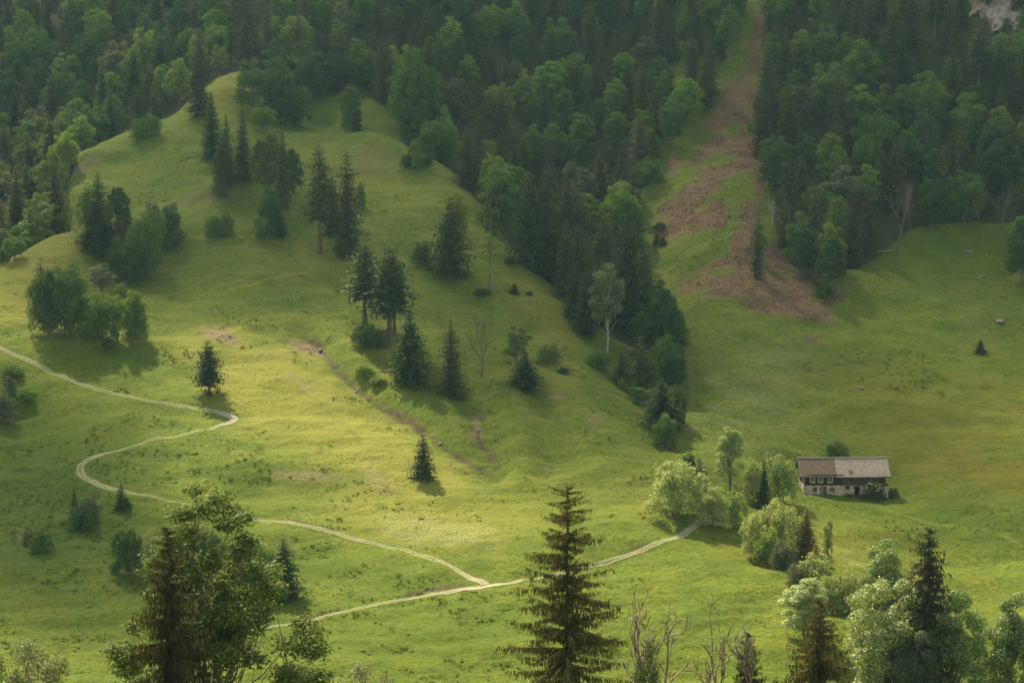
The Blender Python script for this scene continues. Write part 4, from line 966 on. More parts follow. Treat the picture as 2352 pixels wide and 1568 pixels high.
# roof: two slopes, each laid in two tile kinds, with a slight sag
def roof_slope(xa, xb, mat, lab, front):
    nu, nv = 34, 10; us = np.linspace(xa, xb, nu); vs = np.linspace(0, 1, nv)
    U, Vv = np.meshgrid(us, vs, indexing='ij')
    y = (-OV + Vv * (DEP / 2 + OV)) if front else (DEP + OV - Vv * (DEP / 2 + OV))
    z = HT - OV * 0.62 + Vv * (RZ + .12 - HT + OV * 0.62)
    sag = -0.10 * np.sin(np.pi * np.clip((U - xa) / (xb - xa), 0, 1)) - 0.16 * np.exp(-((U - LEN * .42) / 5) ** 2) * (1 - Vv) + (vnoise(U * .7, Vv * 3, 8) - .5) * 0.06
    z = z + sag + 0.0055 * (U - LEN / 2) * Vv
    sh = (Vv - .5) * 0.0
    T = np.stack([U, y, z], -1).reshape(-1, 3); Bt = T - np.array([0, 0, 0.14])
    i = np.arange(nu * nv).reshape(nu, nv); q = np.stack([i[:-1, :-1], i[1:, :-1], i[1:, 1:], i[:-1, 1:]], -1).reshape(-1, 4)
    if not front: q = q[:, ::-1]
    n_ = nu * nv; rim = []
    loop = list(i[:, 0]) + list(i[-1, 1:]) + list(i[-2::-1, -1]) + list(i[0, -2:0:-1])
    for a, b_ in zip(loop, loop[1:] + loop[:1]): rim.append([b_, a, a + n_, b_ + n_] if front else [a, b_, b_ + n_, a + n_])
    me = mk('roof', np.concatenate([T, Bt]), np.concatenate([q, q[:, ::-1] + n_, np.array(rim)]), [mat])
    ul = me.uv_layers.new(name='UVMap'); Fi = np.concatenate([q, q[:, ::-1] + n_, np.array(rim)]).ravel()
    W2 = np.stack([U, Vv * 5.4], -1).reshape(-1, 2); W2 = np.concatenate([W2, W2])
    ul.data.foreach_set('uv', W2[Fi].astype(np.float32).ravel())
    o = new_obj('roof', me, B); tag(o, lab); return o
XR0, XR1, XM = lx(1836), lx(2041), lx(1922)
roof_slope(XR0, XM - 0.004, M_rooflft, 'brown tiled roof part', True); fr_ = roof_slope(XM + 0.004, XR1 + 0.35, M_roofrgt, 'grey tiled roof part', True)
roof_slope(XR0, XR1 + 0.35, M_roofrgt, 'rear roof slope', False)
rc = []
for k in range(30):
    xa = XR0 + (XR1 + .3 - XR0) * k / 30; xb = XR0 + (XR1 + .3 - XR0) * (k + .94) / 30
    m_ = ((xa + xb) / 2 - XR0) / (XR1 - XR0); zz = RZ + .1 - 0.085 * math.sin(math.pi * ((m_ * 2) % 1.0)) + .0055 * ((xa + xb) / 2 - LEN / 2)
    rc.append((xa, xb, DEP / 2 - 0.17, DEP / 2 + 0.17, zz - .05, zz + 0.09))
boxes('ridge_cap', rc, M_edge, B)
boxes('gutter', [(XR0, XM + .2, -OV - 0.1, -OV - 0.005, HT - OV * .62 - 0.2, HT - OV * .62 - 0.09), (XM + .2, XR1 + .6, -OV - 0.1, -OV - 0.005, HT - OV * .62 - 0.27, HT - OV * .62 - 0.17)], M_slat, B)
boxes('verge_board', [(XR0 - 0.05, XR0 - 0.005, -OV, DEP / 2, HT - OV * .62 - .2, HT - OV * .62 - .1)], M_slat, B)
# the missing tiles
q0 = np.array([[lx(1950), 0, 0], [lx(1961), 0, 0]])
def on_roof(x, f): return [x, -OV + f * (DEP / 2 + OV), HT - OV * 0.62 + f * (RZ + .12 - HT + OV * 0.62) - 0.10 * math.sin(math.pi * (x - XM) / (XR1 + .35 - XM)) + 0.035]
a_, b_, c_, d_ = on_roof(lx(1952.5), .17), on_roof(lx(1961), .17), on_roof(lx(1958), .32), on_roof(lx(1949.5), .32)
V = np.array([a_, b_, c_, d_]); V2 = V - np.array([0, 0, .03])
new_obj('roof_patch', mk('roof_patch', np.concatenate([V, V2]), np.array([[0, 1, 2, 3], [7, 6, 5, 4], [0, 4, 5, 1], [1, 5, 6, 2], [2, 6, 7, 3], [3, 7, 4, 0]]), [simple_mat('old_tile', [(.3, (.07, .05, .045)), (.7, (.12, .09, .08))], 5)]), B)
# windows of the boarded storey: frame, pane, shutter
for i, (ua, ub) in enumerate(((1860.5, 1871.8), (1879, 1890), (1901, 1912.5))):
    x0, x1, z0, z1 = lx(ua), lx(ub), lz(1107.2), lz(1093.0); f = 0.13
    w_ = boxes('window', [(x0, x1, -0.15, -0.1, z0, z0 + f), (x0, x1, -0.15, -0.1, z1 - f, z1), (x0, x0 + f, -0.15, -0.1, z0 + f, z1 - f), (x1 - f, x1, -0.15, -0.1, z0 + f, z1 - f), (x0 - .06, x1 + .06, -0.22, -0.152, z0 - 0.07, z0)], M_frame, B)
    pn = boxes('pane', [(x0 + f, x1 - f, -0.125, -0.11, z0 + f, z1 - f)], M_glass, w_)
    boxes('glazing_bar', [((x0 + x1) / 2 - .02, (x0 + x1) / 2 + .02, -0.14, -0.126, z0 + f, z1 - f)], M_frame, w_)
    sx = x1 + 0.05 if i < 2 else x0 - 0.62
    boxes('shutter', [(sx, sx + .55, -0.14, -0.1, z0, z1)], M_shut, B)
for k, (a, b2, z0, z1, kd) in enumerate(ops):
    if kd == 'd': d_ = boxes('door', [(a + .04, b2 - .04, 0.12, 0.18, GB, z1 - .05)], M_gdoor, B); boxes('handle', [(a + .14, a + .2, 0.06, 0.118, (z1 + lz(1134)) / 2 - .05, (z1 + lz(1134)) / 2 + .05)], M_dark, d_); boxes('door_frame', [(a - .1, a + .035, -.04, .1, GB, z1), (b2 - .035, b2 + .1, -.04, .1, GB, z1), (a - .1, b2 + .1, -.04, .1, z1 + .002, z1 + .12)], M_slat, B)
    elif kd == 'o': boxes('door_frame', [(a - .08, a + .03, -.03, .1, GB, z1), (b2 - .03, b2 + .08, -.03, .1, GB, z1), (a - .08, b2 + .08, -.03, .1, z1 + .002, z1 + .1)], M_slat, B)
    else:
        w_ = boxes('cellar_window', [(a - .08, b2 + .08, -.04, .08, z1 + .002, z1 + .1), (a - .08, b2 + .08, -.04, .08, z0 - .1, z0 - .002), (a - .1, a + .04, -.035, .08, z0, z1), (b2 - .04, b2 + .1, -.035, .08, z0, z1)], M_slat, B)
        if kd == 'r': boxes('shutter', [(a + .05, b2 - .05, .1, .15, z0, z1)], M_rust, w_)
        if kd == 'w': boxes('shutter', [(a + .05, (a + b2) / 2 + .1, .1, .15, z0, z1)], M_rust, w_)
boxes('wall_panel', [(lx(1853), lx(1866.5), -.07, -.005, lz(1125.2), lz(1116.5))], M_panel, B)
boxes('corner_post', [(-0.14, 0.02, -0.12, -0.062, GB, HT - .1)], simple_mat('pale_post', [(.3, (.2, .15, .11)), (.7, (.34, .27, .21))], 5), B)
boxes('middle_post', [(XS - .07, XS + .07, -.17, -.13, -.2, HT)], M_slat, B)
boxes('white_post', [(lx(1889) - .05, lx(1889) + .05, -.06, -.01, GB, -.2)], M_frame, B)
# the elder bush in front of the right end
eb = plant('bush0', 2006, 1143, 1098, 46, (0.06, 0.095, 0.028), BU, 'elder bush with cream flower heads before the farmhouse wall', depth_off=0)
eb.location = (bx_(2004), YB - 1.9, float(ground(bx_(2004), YB - 1.9)) - .05)
g_ = np.random.default_rng(5)
for k in range(22):
    a = g_.uniform(0, 6.28); e = g_.uniform(-.1, 1.1); r_ = 2.1
    c0 = np.array([math.cos(a) * math.cos(e) * r_, math.sin(a) * math.cos(e) * r_, 2.0 + math.sin(e) * 2.0])
    th = np.linspace(0, 2 * np.pi, 9, endpoint=False); V = np.concatenate([[c0 + [0, 0, .07]], np.stack([np.cos(th), np.sin(th), th * 0], 1) * g_.uniform(.13, .24, (9, 1)) + c0, [c0 - [0, 0, .12]]])
    T_ = [[0, 1 + i, 1 + (i + 1) % 9] for i in range(9)] + [[10, 1 + (i + 1) % 9, 1 + i] for i in range(9)]
    fl_ = new_obj('flower_head', mk('flower_head', V, np.array(T_), [M_pale]), eb); fl_.color = (0.62, 0.58, 0.36, 1)
# weeds along the wall foot
for k, (u_, v_, w_, h_) in enumerate(((1950, 1137, 30, 9), (1978, 1139, 30, 8), (1985, 1143, 24, 9), (1905, 1136, 18, 4), (2028, 1146, 20, 8))):
    plant('bush2', u_, v_, v_ - h_, w_, GREEN if k != 4 else DEEP, BU, ['low nettles under the dark doorway of the farmhouse', 'low nettles right of the dark doorway of the farmhouse', 'nettles left of the elder bush', 'small weeds below the rusty cellar shutter', 'nettles at the foot of the right corner pillar'][k])
# ------------------------------------------------------------------ foreground trees (their feet are below the picture)
spruce('heroSpruce', 24, 4.3, 0.08, 201, lev=60, per=9, steps=18, droop=.42, up=.3, ragged=.26, hang=2.6, blade=.5, pw=.56, jz=2.0, thick=.14, side=1.0, gaps=.12, tr_=.6)
spruce('nearSpruce', 18, 3.6, 0.03, 202, lev=58, per=9, steps=12, droop=.4, up=.3, ragged=.25, hang=2.2, blade=.52, pw=.62, thick=.18, tr_=.6)
spruce('midSpruce', 24, 3.9, 0.06, 203, lev=52, per=9, steps=9, droop=.5, up=.3, ragged=.36, hang=1.6, blade=.85, pw=.62, thick=.2, tr_=.6)
broad('nearAsh', 22, 11, 204, base=.06, blobs=150, leaves=46000, leaf=.105, blob=.125, shape='tall2', trunks=4, stray=.16, fill=.6, limb_r=.7, low=.1)
for i in range(4):
    broad(f'valley{i}', 20, [9, 11, 10, 9][i], 210 + i, base=[.06, .0, .0, .03][i], blobs=[44, 66, 58, 46][i], leaves=26000, leaf=.18, blob=[.3, .26, .27, .3][i], shape=['round', 'round', 'tall', 'tall'][i], trunks=2, leafm=M_pale, stray=.1, fill=.35)
broad('nearWillow', 12, 9, 220, base=.0, blobs=40, leaves=26000, leaf=.11, blob=.26, shape='bush', trunks=5, leafm=M_pale, stray=.22)
bare('nearDead0', 17, 7, 230, stems=4, depth=3, fork=.5, first=.62, r0=.36, kids=2, upb=.35, wig=.22, rmin=.045, bole=10.2)
bare('nearDead1', 16, 6, 231, stems=4, depth=3, fork=.55, first=.6, r0=.38, kids=2, upb=.3, wig=.24, rmin=.045, bole=10.0)
bare('nearDead2', 15, 4, 232, stems=3, depth=3, fork=.35, first=.5, r0=.18, kids=3, upb=.5, wig=.24, rmin=.04, bole=10.8)
bare('snag', 6, 1.2, 233, depth=2, first=.8, r0=.12, kids=1, upb=.4)
NEARS = [
 ('heroSpruce',1302,0,1106,300,(0.074,0.070,0.026),NS,'tall brown green spruce with drooping twigs standing in the foreground','spruce',146),
 ('nearSpruce',378,0,1200,225,(0.046,0.045,0.018),NS,'dark spruce at the left of the big leafy foreground tree','spruce',141),
 ('nearAsh',494,0,1112,600,(0.085,0.125,0.032),BT,'big loose leafy tree in the left foreground with visible stems','tree',150),
 ('nearSpruce',1880,0,1368,235,(0.082,0.072,0.027),NS,'rusty brown spruce in the right foreground','spruce',176),
 ('midSpruce',2132,0,1208,165,(0.04,0.04,0.017),NS,'tall dark spruce rising behind the pale trees at the right','spruce',352),
 ('midSpruce',2086,0,1322,80,(0.07,0.05,0.02),NS,'brown spruce top between the pale trees at the right','spruce',356),
 ('valley0',2036,0,1240,120,(0.13,0.20,0.055),BT,'round crowned pale green tree behind the front trees at the right','tree',392),
 ('valley1',2042,0,1328,205,(0.20,0.26,0.09),BT,'large pale blossomed tree at the right front','tree',352),
 ('valley2',2205,0,1344,150,(0.15,0.22,0.06),BT,'pale tree with bare lower stems right of the dark spruce','tree',350),
 ('valley3',2322,0,1358,128,(0.13,0.195,0.055),BT,'pale leafy tree at the lower right edge','tree',352),
 ('valley3',1852,0,1322,112,PALE,BT,'silvery willow tree behind the rusty foreground spruce','tree',402),
 ('valley0',2100,0,1440,110,(0.05,0.08,0.03),BT,'dark leafy tree low between the pale trees at the right','tree',345),
 ('nearWillow',78,0,1448,236,(0.13,0.145,0.085),BU,'big grey green willow bush in the bottom left corner','bush',152),
 ('nearWillow',20,0,1500,150,(0.05,0.075,0.024),BU,'green bush in front of the grey willow at the corner','bush',146),
 ('nearWillow',812,0,1522,220,(0.16,0.175,0.105),BU,'grey willow top at the bottom edge beside the big leafy tree','bush',150),
 ('nearWillow',650,0,1512,130,(0.055,0.085,0.024),BU,'green bush top under the big leafy foreground tree','bush',149),
 ('nearWillow',1490,0,1466,125,(0.05,0.085,0.026),BT,'small green tree at the bottom edge beside the bare branches','tree',148),
 ('nearSpruce',1716,0,1444,130,(0.026,0.036,0.016),NS,'small dark spruce tangled in bare branches at the bottom edge','spruce',150),
 ('nearDead0',1492,0,1340,235,(1,1,1),'dead_tree','dead bare tree with many branches right of the tall foreground spruce','tree',151),
 ('nearDead1',1632,0,1366,215,(1,1,1),'dead_tree','dead forked tree with pale limbs at the bottom edge','tree',153),
 ('nearDead2',1722,0,1436,95,(1,1,1),'dead_tree','bare dead branches standing over the small dark spruce','tree',148.5),
 ('nearDead2',895,0,1538,60,(1,1,1),'dead_tree','bare twigs sticking out of the grey willow at the bottom','tree',148),
]
for k, u, vb, vt, w, c, nm, lb, cat, Y in NEARS: plant(k, u, vb, vt, w, c, nm, lb, cat, None, Y)
plant('snag', 936, 1342, 1274, 14, (1, 1, 1), 'dead_tree', 'short dead snag standing alone between the two tracks', 'tree')
# ------------------------------------------------------------------ boulders, stumps, cut wood
M_rock = simple_mat('limestone', [(0.3, (0.10, 0.085, 0.07)), (0.6, (0.20, 0.175, 0.15)), (0.8, (0.30, 0.27, 0.24))], 2.5, bump=.8, dist=.15)
M_cut = simple_mat('fresh_wood', [(0.3, (0.30, 0.19, 0.10)), (0.7, (0.46, 0.32, 0.19))], 4)
M_log = simple_mat('log_bark', [(0.3, (0.10, 0.07, 0.05)), (0.7, (0.28, 0.22, 0.17))], 4)
def rock_mesh(seed, flat=.6):
    g = np.random.default_rng(seed)
    import bmesh
    bm = bmesh.new(); bmesh.ops.create_icosphere(bm, subdivisions=3, radius=1)
    cut = [(unit(g.normal(size=3)), g.uniform(.55, .9)) for _ in range(12)]
    for v in bm.verts:
        p = np.array(v.co)
        for n_, d in cut:
            e = p @ n_ - d
            if e > 0: p = p - n_ * e
        p = p + 0.05 * (g.random(3) - .5); p[2] *= flat; v.co = p
    me = bpy.data.meshes.new('boulder'); bm.to_mesh(me); bm.free(); me.materials.append(M_rock); return me
RK = [rock_mesh(i, [.6, .7, .5][i]) for i in range(3)]
for i, (u, v, w, lb) in enumerate([(2222,580,24,'grey boulder highest on the right meadow below the forest rim'),(2253,637,18,'low boulder on the right meadow below the highest one'),(2303,681,22,'grey boulder on the right meadow near the photo edge'),(2294,738,24,'big pale boulder on the right meadow above the tiny conifer'),(2272,758,10,'small stone just below the big pale boulder'),(1891,860,14,'pale stone alone in the middle of the right meadow'),(1860,852,8,'flat small stone left of the pale one in the right meadow'),(1976,893,16,'brown stone low in the right meadow'),(1794,806,12,'dark stone in the meadow under the cleared ground'),(2338,708,12,'small stone cut near the right edge'),(738,806,14,'stone at the top of the eroded rill'),(816,900,10,'stone in the eroded rill of the bright slope'),(1012,1020,14,'pale stone halfway down the eroded rill'),(1096,990,10,'reddish stone in the little side rill'),(1522,1026,12,'pale stone in the brook below the gully'),(2205,772,10,'little stone left above the tiny conifer on the right slope'),(1560,956,10,'white stone right of the last gully spruce')]):
    p = hit(u, v); r_ = w / F * p[1] / 2
    o = new_obj('boulder', RK[i % 3]); o.location = (p[0], p[1], p[2] - r_ * .05); o.scale = (r_ * 1.15, r_, r_); o.rotation_euler = (0, 0, i * 1.7); tag(o, lb, 'boulder', 'boulders on the meadows')
def log_mesh(L, r_, seed, mat):
    g = np.random.default_rng(seed); z = np.linspace(0, L, 6)
    P = np.stack([z - L / 2, np.cumsum(g.normal(0, .05, 6)), np.cumsum(g.normal(0, .03, 6))], 1)
    v, q, c = tube(P, np.linspace(r_, r_ * .6, 6), 6); st = np.array([[0, 5, 4], [0, 4, 3], [0, 3, 2], [0, 2, 1]])
    return mk('cut_branch', v, [q, c, st], [mat])
LG = [log_mesh(2.2, .09, 1, M_cut), log_mesh(3.0, .11, 2, M_log), log_mesh(1.6, .10, 3, M_cut), log_mesh(4.2, .10, 4, M_log)]
lr = random.Random(5); nlog = 0
def near_mask(p): return interp2(GX, GY, soil, p[0], p[1])
while nlog < 70:
    u = lr.uniform(1480, 1900); v = lr.uniform(290, 740); p = hit(u, v, 400)
    if near_mask(p) < 0.5: continue
    k = lr.randrange(4)
    o = new_obj('cut_branch', LG[k]); a = lr.uniform(0, 3.14); dx, dy = math.cos(a), math.sin(a)
    sl_ = (float(ground(p[0] + dx, p[1] + dy)) - float(ground(p[0] - dx, p[1] - dy))) / 2
    o.rotation_euler = Matrix.Rotation(a, 4, 'Z').to_euler(); o.rotation_euler.y = -math.atan(sl_) + lr.uniform(-.2, .2); o.location = (p[0], p[1], p[2] + .12)
    s_ = lr.uniform(.7, 1.25); o.scale = (s_, s_, s_)
    tag(o, 'pale cut branch lying on the brown cleared ground', 'branch', 'cut branches lying on the cleared ground'); nlog += 1
o = new_obj('fallen_trunk', log_mesh(9, .28, 9, M_log)); p = hit(2035, 580); o.location = (p[0], p[1], p[2] + .3); o.rotation_euler = (0, -.1, .15); tag(o, 'fallen trunk lying at the foot of the tall leafless tree', 'log')
def stump_mesh():
    zs = np.array([-.3, .1, .35, .55]); v, q, c = tube(np.stack([zs * .05, zs * .03, zs], 1), [.42, .34, .28, .27], 9)
    return mk('stump', v, [q, c], [M_log, M_cut], False, [0] * len(q) + [1] * len(c))
SM = stump_mesh()
for u, v, lb in [(1703,297,'fresh tree stump beside the upper cleared strip'),(1652,322,'pale topped stump on the long brown patch'),(1742,470,'fresh stump at the right edge of the cleared strip'),(1520,482,'grey stump at the left of the cleared ground'),(1585,470,'dark stump in the middle of the cleared ground'),(1600,510,'bright cut stump low on the cleared ground'),(1568,470,'stump right of the grey one on the cleared ground'),(1780,612,'stump in the lowest brown patch')]:
    p = hit(u, v, 400); o = new_obj('tree_stump', SM); o.location = p; o.scale = (1.5, 1.5, 1.5); tag(o, lb, 'stump', 'stumps on the cleared ground')
# brushwood and twigs on the cleared ground, too many to count
g = np.random.default_rng(77); P = []; D = []
for _ in range(9000):
    u = g.uniform(1470, 1960); v = g.uniform(20, 790)
    x_, y_, _z = hit(u, v, 400) if _ % 3 == 0 or not P else (P[-1][0] + g.normal(0, .9), P[-1][1] + g.normal(0, 1.2), 0)
    if interp2(GX, GY, soil, x_, y_) < 0.35: 
        if not P: continue
        continue
    P.append((x_, y_, float(ground(x_, y_)) + g.uniform(.02, .35))); D.append(unit(g.normal(size=3) * np.array([1, 1, .35])))
P = np.array(P); D = np.array(D); L_ = g.uniform(.5, 2.2, len(P)); nr = unit(g.normal(size=P.shape))
bv = spikes(P - D * L_[:, None] / 2, D, L_, g.uniform(.03, .09, len(P)), nr)
tag(new_obj('brushwood', mk('brushwood', bv[0], bv[1], [simple_mat('twigs', [(.3, (.05, .034, .024)), (.55, (.13, .085, .06)), (.75, (.26, .19, .13))], .5)])), 'brown brushwood strewn over the cleared strip', None, None, 'stuff')
# little stones in the rills
P = np.concatenate([densify(pl_world(GULLY[i]), .35) for i in (0, 1, 3)]); P = P[g.random(len(P)) < .3 * 2 * vnoise(P[:, 0] / 5, P[:, 1] / 5, 3)]
P[:, :2] += g.normal(0, .35, (len(P), 2)); P[:, 2] = ground(P[:, 0], P[:, 1]); m_ = len(P)
ico = np.array([[1, 0, 0], [-1, 0, 0], [0, 1, 0], [0, -1, 0], [0, 0, .7], [0, 0, -.7]]); fc = np.array([[0, 2, 4], [2, 1, 4], [1, 3, 4], [3, 0, 4], [2, 0, 5], [1, 2, 5], [3, 1, 5], [0, 3, 5]])
V = (P[:, None] + ico[None] * g.uniform(.06, .26, (m_, 1, 1)) * g.uniform(.6, 1.4, (m_, 6, 1))).reshape(-1, 3)
tag(new_obj('pebbles', mk('pebbles', V, (fc[None] + np.arange(m_)[:, None, None] * 6).reshape(-1, 3), [M_rock])), 'loose stones in the eroded rills', None, None, 'stuff')
# the cliff in the upper right corner
us_ = np.linspace(2205, 2420, 56); vs_ = np.linspace(104, -60, 44)
C_ = np.array([[hit(u, v, 400) for v in vs_] for u in us_]); UU_, VV_ = np.meshgrid(us_, vs_, indexing='ij')
k_ = 1 - np.sqrt(((UU_ - 2305) / 92) ** 2 + ((VV_ - 8) / 74) ** 2) + (fbm(UU_ / 22, VV_ / 18, 4, 61) - .5) * .9
bulge = 5.0 * sstep(.0, .35, k_) * (0.75 + .5 * fbm(UU_ / 9, VV_ / 30, 3, 62)) + (np.floor(fbm(UU_ / 16, VV_ / 12, 3, 63) * 8) / 8 - .4) * 3.0 * sstep(0, .3, k_) - 2.0
C_[..., 1] -= bulge; C_[..., 2] += bulge * .15
nu_, nv_ = UU_.shape; i = np.arange(nu_ * nv_).reshape(nu_, nv_); q = np.stack([i[:-1, :-1], i[1:, :-1], i[1:, 1:], i[:-1, 1:]], -1).reshape(-1, 4)
top_ = C_.reshape(-1, 3); bk = top_ + np.array([0, 9.0, -3.0]); n_ = nu_ * nv_; loop = list(i[:, 0]) + list(i[-1, 1:]) + list(i[-2::-1, -1]) + list(i[0, -2:0:-1])
rim = np.array([[b_, a, a + n_, b_ + n_] for a, b_ in zip(loop, loop[1:] + loop[:1])])
M_cliff = simple_mat('cliff_rock', [(0.25, (0.05, 0.05, 0.045)), (0.45, (0.19, 0.16, 0.13)), (0.62, (0.30, 0.26, 0.22)), (0.8, (0.36, 0.34, 0.32))], .5, bump=1, dist=.6, stretch=(1, 1, .45), detail=8)
tag(new_obj('cliff', mk('cliff', np.concatenate([top_, bk]), np.concatenate([q, q[:, ::-1] + n_, rim]), [M_cliff])), 'grey rock face showing between the trees in the upper right corner', 'cliff', None, 'thing')
# ------------------------------------------------------------------ grass tussocks and coarse weeds of the meadow
g = np.random.default_rng(99)
def scatter(nn, umin, umax, vmin, vmax, ymin, ymax):
    y = g.uniform(ymin, ymax, nn); x = (g.uniform(umin, umax, nn) - 1176) / F * y
    z = ground(x, y); c = y * CP - z * SP; u = 1176 + F * x / c; v = 784 - F * (y * SP + z * CP) / c
    return x, y, z, u, v
def mask_at(M_, x, y): return interp2(GX, GY, M_, x, y)
def grass_mat(name, stops, tr=.4):
    t = NT(name); tc = t.n('TexCoord'); geo = t.n('NewGeometry')
    nz = t.noise(tc.outputs['Object'], .05, 3, .6)
    f = t.math('ADD', t.math('MULTIPLY', geo.outputs['Random Per Island'], .55), t.math('MULTIPLY', nz, .45))
    c = t.ramp(f, stops); d = t.n('BsdfDiffuse'); t.l(c, d.inputs[0]); r_ = t.n('BsdfTranslucent'); t.l(c, r_.inputs[0])
    m = t.n('MixShader', i_0=tr); t.l(d.outputs[0], m.inputs[1]); t.l(r_.outputs[0], m.inputs[2]); t.l(m.outputs[0], t.out.inputs[0]); return t.m
def tufts(name, label, x, y, z, h, w, per, mat):
    m = len(x); P = np.repeat(np.stack([x, y, z - .03], 1), per, 0); n_ = len(P)
    P[:, :2] += g.normal(0, 1, (n_, 2)) * np.repeat(w, per)[:, None] * .5
    D = unit(np.stack([g.normal(0, .55, n_), g.normal(0, .55, n_), np.ones(n_)], 1)); L_ = np.repeat(h, per) * g.uniform(.6, 1.3, n_)
    T = unit(np.cross(D, unit(g.normal(size=D.shape)))) * (L_ * g.uniform(.14, .3, n_))[:, None]
    V = np.stack([P - T, P + T, P + D * L_[:, None]], 1).reshape(-1, 3)
    tag(new_obj(name, mk(name, V, np.arange(len(V)).reshape(-1, 3), [mat])), label, None, None, 'stuff')
x, y, z, u, v = scatter(150000, -40, 2392, 0, 1568, 286, 640)
fm = mask_at(forest, x, y); sm = mask_at(np.maximum(soil, bare_s), x, y); dm = mask_at(dry, x, y)
keep = (fm < .3) & (g.random(len(x)) > sm * 1.0) & (g.random(len(x)) > dm * .7)
# leave the tracks free
x, y, z, u, v = [a[keep] for a in (x, y, z, u, v)]
TR = [o for o in bpy.data.objects if o.name.startswith('path')]
occ = np.zeros((len(GX), len(GY)), bool)
for o in TR:
    co = np.array([vv.co[:] for vv in o.data.vertices]); occ[np.clip(np.searchsorted(GX, co[:, 0]), 0, len(GX) - 1), np.clip(np.searchsorted(GY, co[:, 1]), 0, len(GY) - 1)] = True
k = ~occ[np.clip(np.searchsorted(GX, x), 0, len(GX) - 1), np.clip(np.searchsorted(GY, y), 0, len(GY) - 1)]
x, y, z = x[k], y[k], z[k]
patch = fbm(x / 6, y / 5, 3, 71); hh = .12 + .30 * sstep(.4, .75, patch) * g.random(len(x))
M_grass = grass_mat('grass_blades', [(.2, (.032, .062, .007)), (.42, (.08, .12, .012)), (.62, (.13, .155, .02)), (.85, (.24, .22, .06))])
tufts('meadow_grass', 'rough meadow grass', x, y, z, hh, hh * 1.6, 3, M_grass)
# broad leaved weeds in darker clumps
x, y, z, u, v = scatter(30000, -40, 2392, 0, 1568, 286, 600)
lm = mask_at(lush, x, y); cl = fbm(x / 9, y / 6, 3, 81); c2 = fbm(x / 2.6, y / 2, 2, 83); fm = mask_at(forest, x, y)
k = (fm < .3) & (cl * .6 + c2 * .4 > .635 - .16 * lm) & ~occ[np.clip(np.searchsorted(GX, x), 0, len(GX) - 1), np.clip(np.searchsorted(GY, y), 0, len(GY) - 1)] & (mask_at(dry, x, y) < .75) & ((lm > .2) | (u < 1500))
x, y, z = x[k], y[k], z[k]; print('weed clumps', len(x)); sz = g.uniform(.18, .55, len(x)); m_ = 11
C = np.repeat(np.stack([x, y, z], 1), m_, 0) + g.normal(0, 1, (len(x) * m_, 3)) * np.repeat(sz, m_)[:, None] * np.array([.7, .7, 0])
C[:, 2] += np.repeat(sz, m_) * g.uniform(.1, .95, len(C))
bl = blades(C, unit(g.normal(size=C.shape) * .5 + np.array([0, 0, 1])), g.uniform(.1, .24, len(C)), g.uniform(.08, .18, len(C)), g)
tag(new_obj('meadow_weeds', mk('meadow_weeds', bl[0], bl[1], [grass_mat('weed_leaves', [(.2, (.05, .09, .012)), (.5, (.085, .135, .018)), (.8, (.13, .175, .03))], .3)])), 'clumps of coarse green weeds in the meadow', None, None, 'stuff')
SKY_STRENGTH = 0.13; SUN_STRENGTH = 5.0; EXPOSURE = 1.28
HAZE = 0.00004; HAZE_COL = (0.42, 0.80, 1.0); HAZE_TOP = float(max(GZ.max() + 4, 150)); CLOUD_Z = HAZE_TOP + 150
CLOUD_LIST = [(600, 60, 190, 130, .40, 0), (1500, 120, 190, 150, .39, 10), (2250, 120, 170, 140, .46, 0), (-100, 250, 120, 150, .38, 0),
  (-40, 1190, 46, 76, .62, 8), (300, 1330, 34, 44, .42, 0), (1290, 740, 66, 52, .54, 30), (2080, 700, 108, 72, .47, 0), (720, 400, 115, 66, .50, 0), (480, 600, 96, 34, .54, 0), (2330, 1120, 66, 50, .30, 0), (1750, 880, 60, 46, .30, 0), (1450, 1050, 44, 26, .26, 0), (1240, 930, 40, 26, .40, 25), (640, 560, 60, 22, .3, 0)]
# ------------------------------------------------------------------ air, sun, clouds, camera
SUN_AZ = math.atan2(-0.42, 0.91); SUN_EL = R(47)
SUND = np.array([math.sin(SUN_AZ) * math.cos(SUN_EL), math.cos(SUN_AZ) * math.cos(SUN_EL), math.sin(SUN_EL)])
w = bpy.data.worlds.new('World'); scene.world = w; w.use_nodes = True; nt = w.node_tree
sky = nt.nodes.new('ShaderNodeTexSky'); sky.sky_type = 'NISHITA'; sky.sun_disc = False; sky.sun_elevation = SUN_EL; sky.sun_rotation = SUN_AZ
bg = nt.nodes['Background']; bg.inputs[1].default_value = SKY_STRENGTH; hs = nt.nodes.new('ShaderNodeHueSaturation'); hs.inputs['Saturation'].default_value = 0.4; nt.links.new(sky.outputs[0], hs.inputs['Color']); nt.links.new(hs.outputs[0], bg.inputs[0])   # half the sky is white cloud
sl = bpy.data.lights.new('sun', 'SUN'); sl.energy = SUN_STRENGTH; sl.angle = R(0.5); sl.color = (1.0, 0.89, 0.70)
so = bpy.data.objects.new('sun', sl); COL.objects.link(so); so.rotation_euler = Vector(SUND).to_track_quat('Z', 'Y').to_euler(); so.location = (0, 300, 500)
cam = bpy.data.cameras.new('camera'); cam.lens = 18 / math.tan(R(15)); cam.sensor_width = 36; cam.clip_start = 0.5; cam.clip_end = 6000
co = bpy.data.objects.new('camera', cam); COL.objects.link(co); co.rotation_euler = (R(90) - PITCH, 0, 0); scene.camera = co
